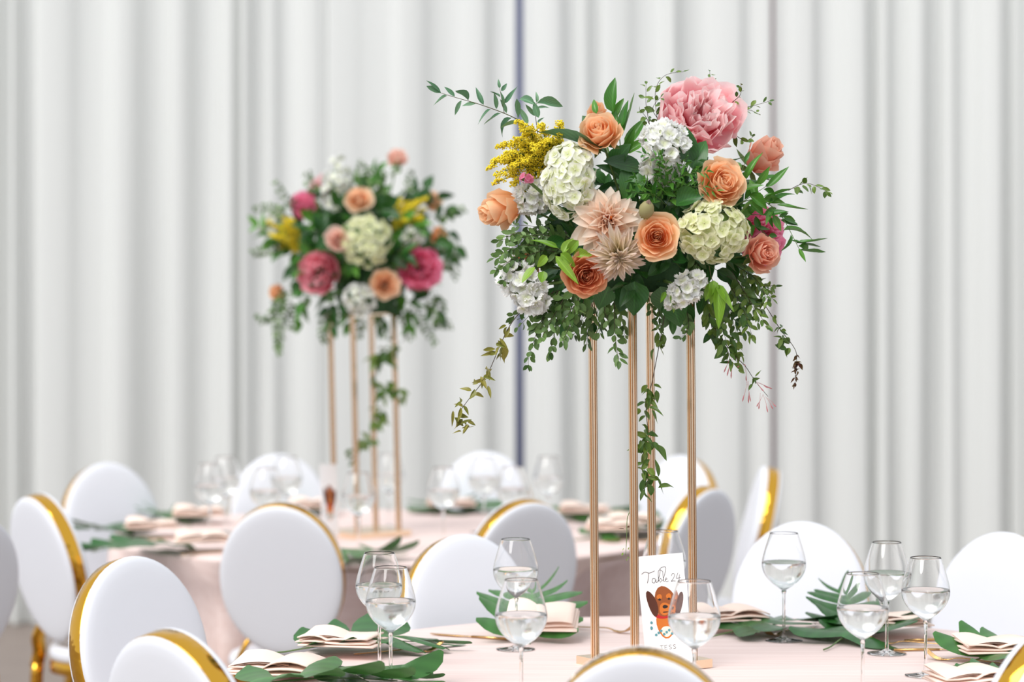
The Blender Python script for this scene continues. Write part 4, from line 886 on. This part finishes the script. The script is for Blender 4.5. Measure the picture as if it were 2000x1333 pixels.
KN_B = MB().bar(catmull([(0, -.002, .003), (0, .04, .0025), (.001, .09, .0025), (.004, .12, .0025)], 4), [.012] * 4 + [.017] * 5 + [.014, .01, .006, .002], .0016, (1, 0, 0)).mesh('blade')
def fork(pos, rz, label, group, z=.001):
    t = thing('fork', label, 'fork', (pos.x, pos.y, ZT + z), rz, group); obj('handle', FK_H, M['cutlery'], t)
    for me in ft: obj('tine', me, M['cutlery'], t)
def knife(pos, rz, label, group, z=.001):
    t = thing('knife', label, 'knife', (pos.x, pos.y, ZT + z), rz, group); obj('handle', KN_H, M['cutlery'], t); obj('blade', KN_B, M['cutlery'], t)
R = math.radians
GL, GN, GC = 'monstera leaves on the table with the Table 24 card', 'folded napkins on the table with the Table 24 card', 'gold cutlery on the table with the Table 24 card'
# S1 (with two overlapping glasses)
monstera(TB(600, 1277), R(-78), .92, 0, 'monstera leaf under the pointed napkin beside two overlapping glasses', GL)
napkin(TB(668, 1283), R(-14), 0, 'folded blush napkin beside two overlapping glasses and an upturned fork', GN, .030)
fork(TB(772, 1278), R(-72), 'gold fork with upturned tines behind the two overlapping glasses', GC)
# S2
monstera(TB(1035, 1256), R(-4), .86, 1, 'monstera leaf with raised lobes behind a glass, between knife and fork', GL, R(17))
napkin(TB(1052, 1250), R(-8), 1, 'folded blush napkin on a raised leaf, behind a half-filled glass', GN, .046, 1.0, R(14))
knife(TB(922, 1247), R(62), 'gold knife lying beside the leaf with raised lobes', GC)
fork(TB(1166, 1233), R(-128), 'gold fork lying next to a gold pole', GC)
# S3
monstera(TB(1425, 1245), R(-62), .85, 2, 'monstera leaf under the napkin beyond the dog portrait card', GL)
napkin(TB(1428, 1232), R(12), 2, 'folded blush napkin between the dog portrait card and the lone glass', GN, .030)
fork(TB(1545, 1238), R(140), 'gold fork behind the lone glass stem', GC)
# S4
monstera(TB(1640, 1262), R(-30), 1.0, 3, 'large dark monstera leaf behind the glass trio', GL)
monstera(TB(1668, 1243), R(6), .62, 1, 'monstera leaf rising steeply behind the napkin by the glass trio', GL, R(24))
napkin(TB(1735, 1246), R(10), 0, 'folded blush napkin on large dark leaf behind the glass trio', GN, .034)
fork(TB(1790, 1262), R(78), 'gold fork curving out of the big leaf behind the glass trio', GC)
knife(TB(1850, 1252), R(-76), 'gold knife lying by the big leaf behind the glass trio', GC)
knife(TB(1835, 1272), R(-84), 'thin gold knife lying flat beside the napkin at the table edge', GC)
# S5
monstera(TB(1905, 1300), R(-55), .85, 1, 'monstera leaf under the napkin next to the gold-edged chair corner', GL)
napkin(TB(1945, 1292), R(8), 1, 'folded blush napkin next to the gold-edged chair corner', GN, .026)
fork(TB(1900, 1296), R(60), 'gold fork sticking out under the napkin by the chair corner', GC)
# S6 bottom left
monstera(TB(480, 1352), R(-85), 1.0, 3, 'monstera leaf with curled lobes beside the gold-edged chair back', GL)
napkin(TB(545, 1322), R(-10), 2, 'flat blush napkin beneath leaves beside the gold-edged chair back', GN, .012, 1.1)
monstera(TB(640, 1345), R(-70), .6, 2, 'small monstera leaf lying beside a flat blush napkin', GL)
# S7 bottom right
napkin(TB(1900, 1352), R(15), 2, 'blush napkin tucked behind the chair with gold edge', GN, .022)
monstera(TB(1880, 1338), R(-60), .5, 0, 'small monstera leaf at the napkin behind the gold-edged chair', GL)
# back table
GLb, GNb, GCb = 'monstera leaves on the table nearer the curtains', 'folded napkins on the table nearer the curtains', 'gold cutlery on the table nearer the curtains'
for i, (px, py, rz, lab) in enumerate(((285, 1052, 60, 'beside the chair with thin gold side'), (375, 1026, 20, 'under the overlapping blurred glasses'), (385, 1080, 100, 'at the cloth edge next to the grey-shaded chair back'),
        (870, 1006, -10, 'under the lone blurred glass'), (955, 1004, 20, 'before the chair under the slit in the drapes'), (600, 1010, 10, 'behind the blurred table card'), (1130, 1020, -40, 'right of the grey chair, before the drapes'.replace('right of', 'beyond')),
        (1185, 1055, -60, 'at the cloth edge seen among the gold poles'), (1225, 1043, -80, 'before the blue-grey chair back'), (775, 1090, 140, 'at the cloth edge behind the overlapping front glasses'.replace('front ', '')))):
    monstera(TB(px - 18, py), R(rz), .85, i % 4, 'blurred monstera leaf ' + lab, GLb)
    if i not in (4, 9): napkin(TB(px + 12, py - 2), R(rz * .12), i % 3, 'blurred blush napkin ' + lab, GNb, .034)
    if i in (0, 2, 7): fork(TB(px + 30, py + 6), R(-80), 'blurred gold fork ' + lab, GCb)

# ------------------------------------------------------------------ table cards
def strokes(lines, w, y):
    mb = MB()
    for pl in lines:
        pts = catmull([V((a, y, b)) for a, b in pl], 4) if len(pl) > 2 else [V((a, y, b)) for a, b in pl]
        mb.bar(pts, w, .0004, (1, 0, .02)) if False else mb.tube(pts, w / 2, 4)
    return mb.mesh('lettering')
def blob(mb, cx, cz, rx, rz, y, n=18, wob=0.0, rot=0.0):
    vv = [V((cx, y, cz))]
    for k in range(n):
        a = 2 * PI * k / n; r = 1 + wob * math.sin(3 * a + cx * 900); x, z = rx * r * math.cos(a), rz * r * math.sin(a)
        vv.append(V((cx + x * math.cos(rot) - z * math.sin(rot), y, cz + x * math.sin(rot) + z * math.cos(rot))))
    return mb.add(vv, [(0, 1 + (k + 1) % n, 1 + k) for k in range(n)])
DOG = {n: simple('print_' + n, c, .7) for n, c in (('brown', srgb(150, 78, 30)), ('dark', srgb(84, 38, 18)), ('orange', srgb(206, 112, 34)), ('red', srgb(190, 30, 30)), ('teal', srgb(90, 150, 160)), ('cream', srgb(246, 236, 214)), ('black', srgb(40, 22, 16)))}
def card(pos, rz, roll, w, h, label, full):
    t = thing('table_card', label, 'table card', pos, 0, 'table number cards'); t.rotation_euler = (R(-5), roll, rz)
    obj('card_sheet', MB().box((0, 0, h / 2 + .012), (w, .0012, h)).mesh('card_sheet', False), M['paper'], t)
    cl = MB(); cl.box((0, 0, .006), (.03, .022, .012)); cl.box((0, -.003, .018), (.016, .003, .02)); cl.box((0, .003, .018), (.016, .003, .02))
    obj('card_clip', cl.mesh('card_clip', False), M['gold'], t)
    y = -.0009; z0 = .012 + h
    pic = [('orange', [(.0, -.155, .021, .032, 0)]), ('cream', [(.0, -.172, .012, .012, 0)]), ('red', [(.0, -.137, .022, .006, .05)]), ('brown', [(.002, -.105, .024, .034, 0)]), ('dark', [(-.026, -.108, .010, .030, .25), (.028, -.112, .010, .030, -.25)]),
           ('orange', [(.002, -.122, .014, .014, 0), (-.009, -.094, .006, .006, 0), (.012, -.094, .006, .006, 0)]), ('black', [(.002, -.117, .006, .004, 0), (-.009, -.100, .003, .0025, 0), (.012, -.100, .003, .0025, 0), (.002, -.129, .007, .0012, 0)]),
           ('teal', [(-.024 + .006 * k, -.178 + .004 * ((k * 7) % 3), .003, .003, 0) for k in range(9)] + [(-.032, -.150, .003, .003, 0), (.034, -.150, .003, .004, 0), (-.033, -.162, .003, .004, 0)])]
    for i, (c, bl) in enumerate(pic):
        for (cx, cz, rx, rzz, ro) in bl:
            obj('dog_print' if c != 'teal' else 'flower_print', blob(MB(), cx, z0 + cz, rx, rzz, y - .0001 * i, wob=.06, rot=ro).mesh('print', False), DOG[c], t)
    if full:
        zz = z0 - .062
        L = [[(-.044, zz + .022), (-.036, zz + .026), (-.026, zz + .023), (-.014, zz + .027)], [(-.028, zz + .024), (-.030, zz + .010), (-.033, zz + .001)],      # T
             [(-.014, zz + .009), (-.020, zz + .010), (-.022, zz + .003), (-.017, zz), (-.013, zz + .008), (-.013, zz + .001), (-.009, zz + .002)],                  # a
             [(-.009, zz + .002), (-.003, zz + .020), (-.002, zz + .028), (-.006, zz + .024), (-.007, zz + .003), (-.003, zz + .009), (.000, zz + .005), (-.004, zz)],   # b
             [(.002, zz + .003), (.012, zz + .030), (.006, zz + .034), (-.002, zz + .030), (.004, zz + .024)], [(.004, zz + .024), (.004, zz + .004), (.007, zz + .001)],  # l with loop
             [(.007, zz + .004), (.012, zz + .006), (.010, zz + .009), (.008, zz + .004), (.011, zz), (.015, zz + .002)],                                              # e
             [(.022, zz + .012), (.026, zz + .018), (.030, zz + .014), (.026, zz + .006), (.021, zz), (.026, zz + .001), (.031, zz)],                                  # 2
             [(.038, zz + .018), (.033, zz + .007), (.036, zz + .006), (.043, zz + .007)], [(.041, zz + .014), (.038, zz - .003)]]                                     # 4
        obj('lettering', strokes(L, .0011, y), M['ink'], t)
        zt = z0 - .212; Q = []
        def T_(x): return [[(x - .004, zt + .009), (x + .004, zt + .009)], [(x, zt + .009), (x, zt)]]
        def E_(x): return [[(x - .003, zt), (x - .003, zt + .009)], [(x - .003, zt + .009), (x + .003, zt + .009)], [(x - .003, zt + .0045), (x + .002, zt + .0045)], [(x - .003, zt), (x + .003, zt)]]
        def S_(x): return [[(x + .003, zt + .008), (x, zt + .009), (x - .003, zt + .007), (x, zt + .0045), (x + .003, zt + .002), (x, zt), (x - .003, zt + .001)]]
        for k, fn in enumerate((T_, E_, S_, S_)): Q += fn(-.014 + .0095 * k)
        obj('lettering', strokes(Q, .0009, y), M['ink'], t)
    return t
cD = 5.98; ct = P(1290, 1085, cD); hc = ct.z - ZT - .012
card(V((ct.x + .022, cD, ZT + .0006)), 0, -R(5.2), .105, hc, 'white Table 24 card with brown dog portrait in a gold clip', True)
cD2 = 8.95; c2 = P(657, 908, cD2)
card(V((c2.x - .018, cD2, ZT + .0006)), R(62), R(4), .105, c2.z - ZT - .012, 'white table card leaning by the blurred gold stand, brown print on it', False)
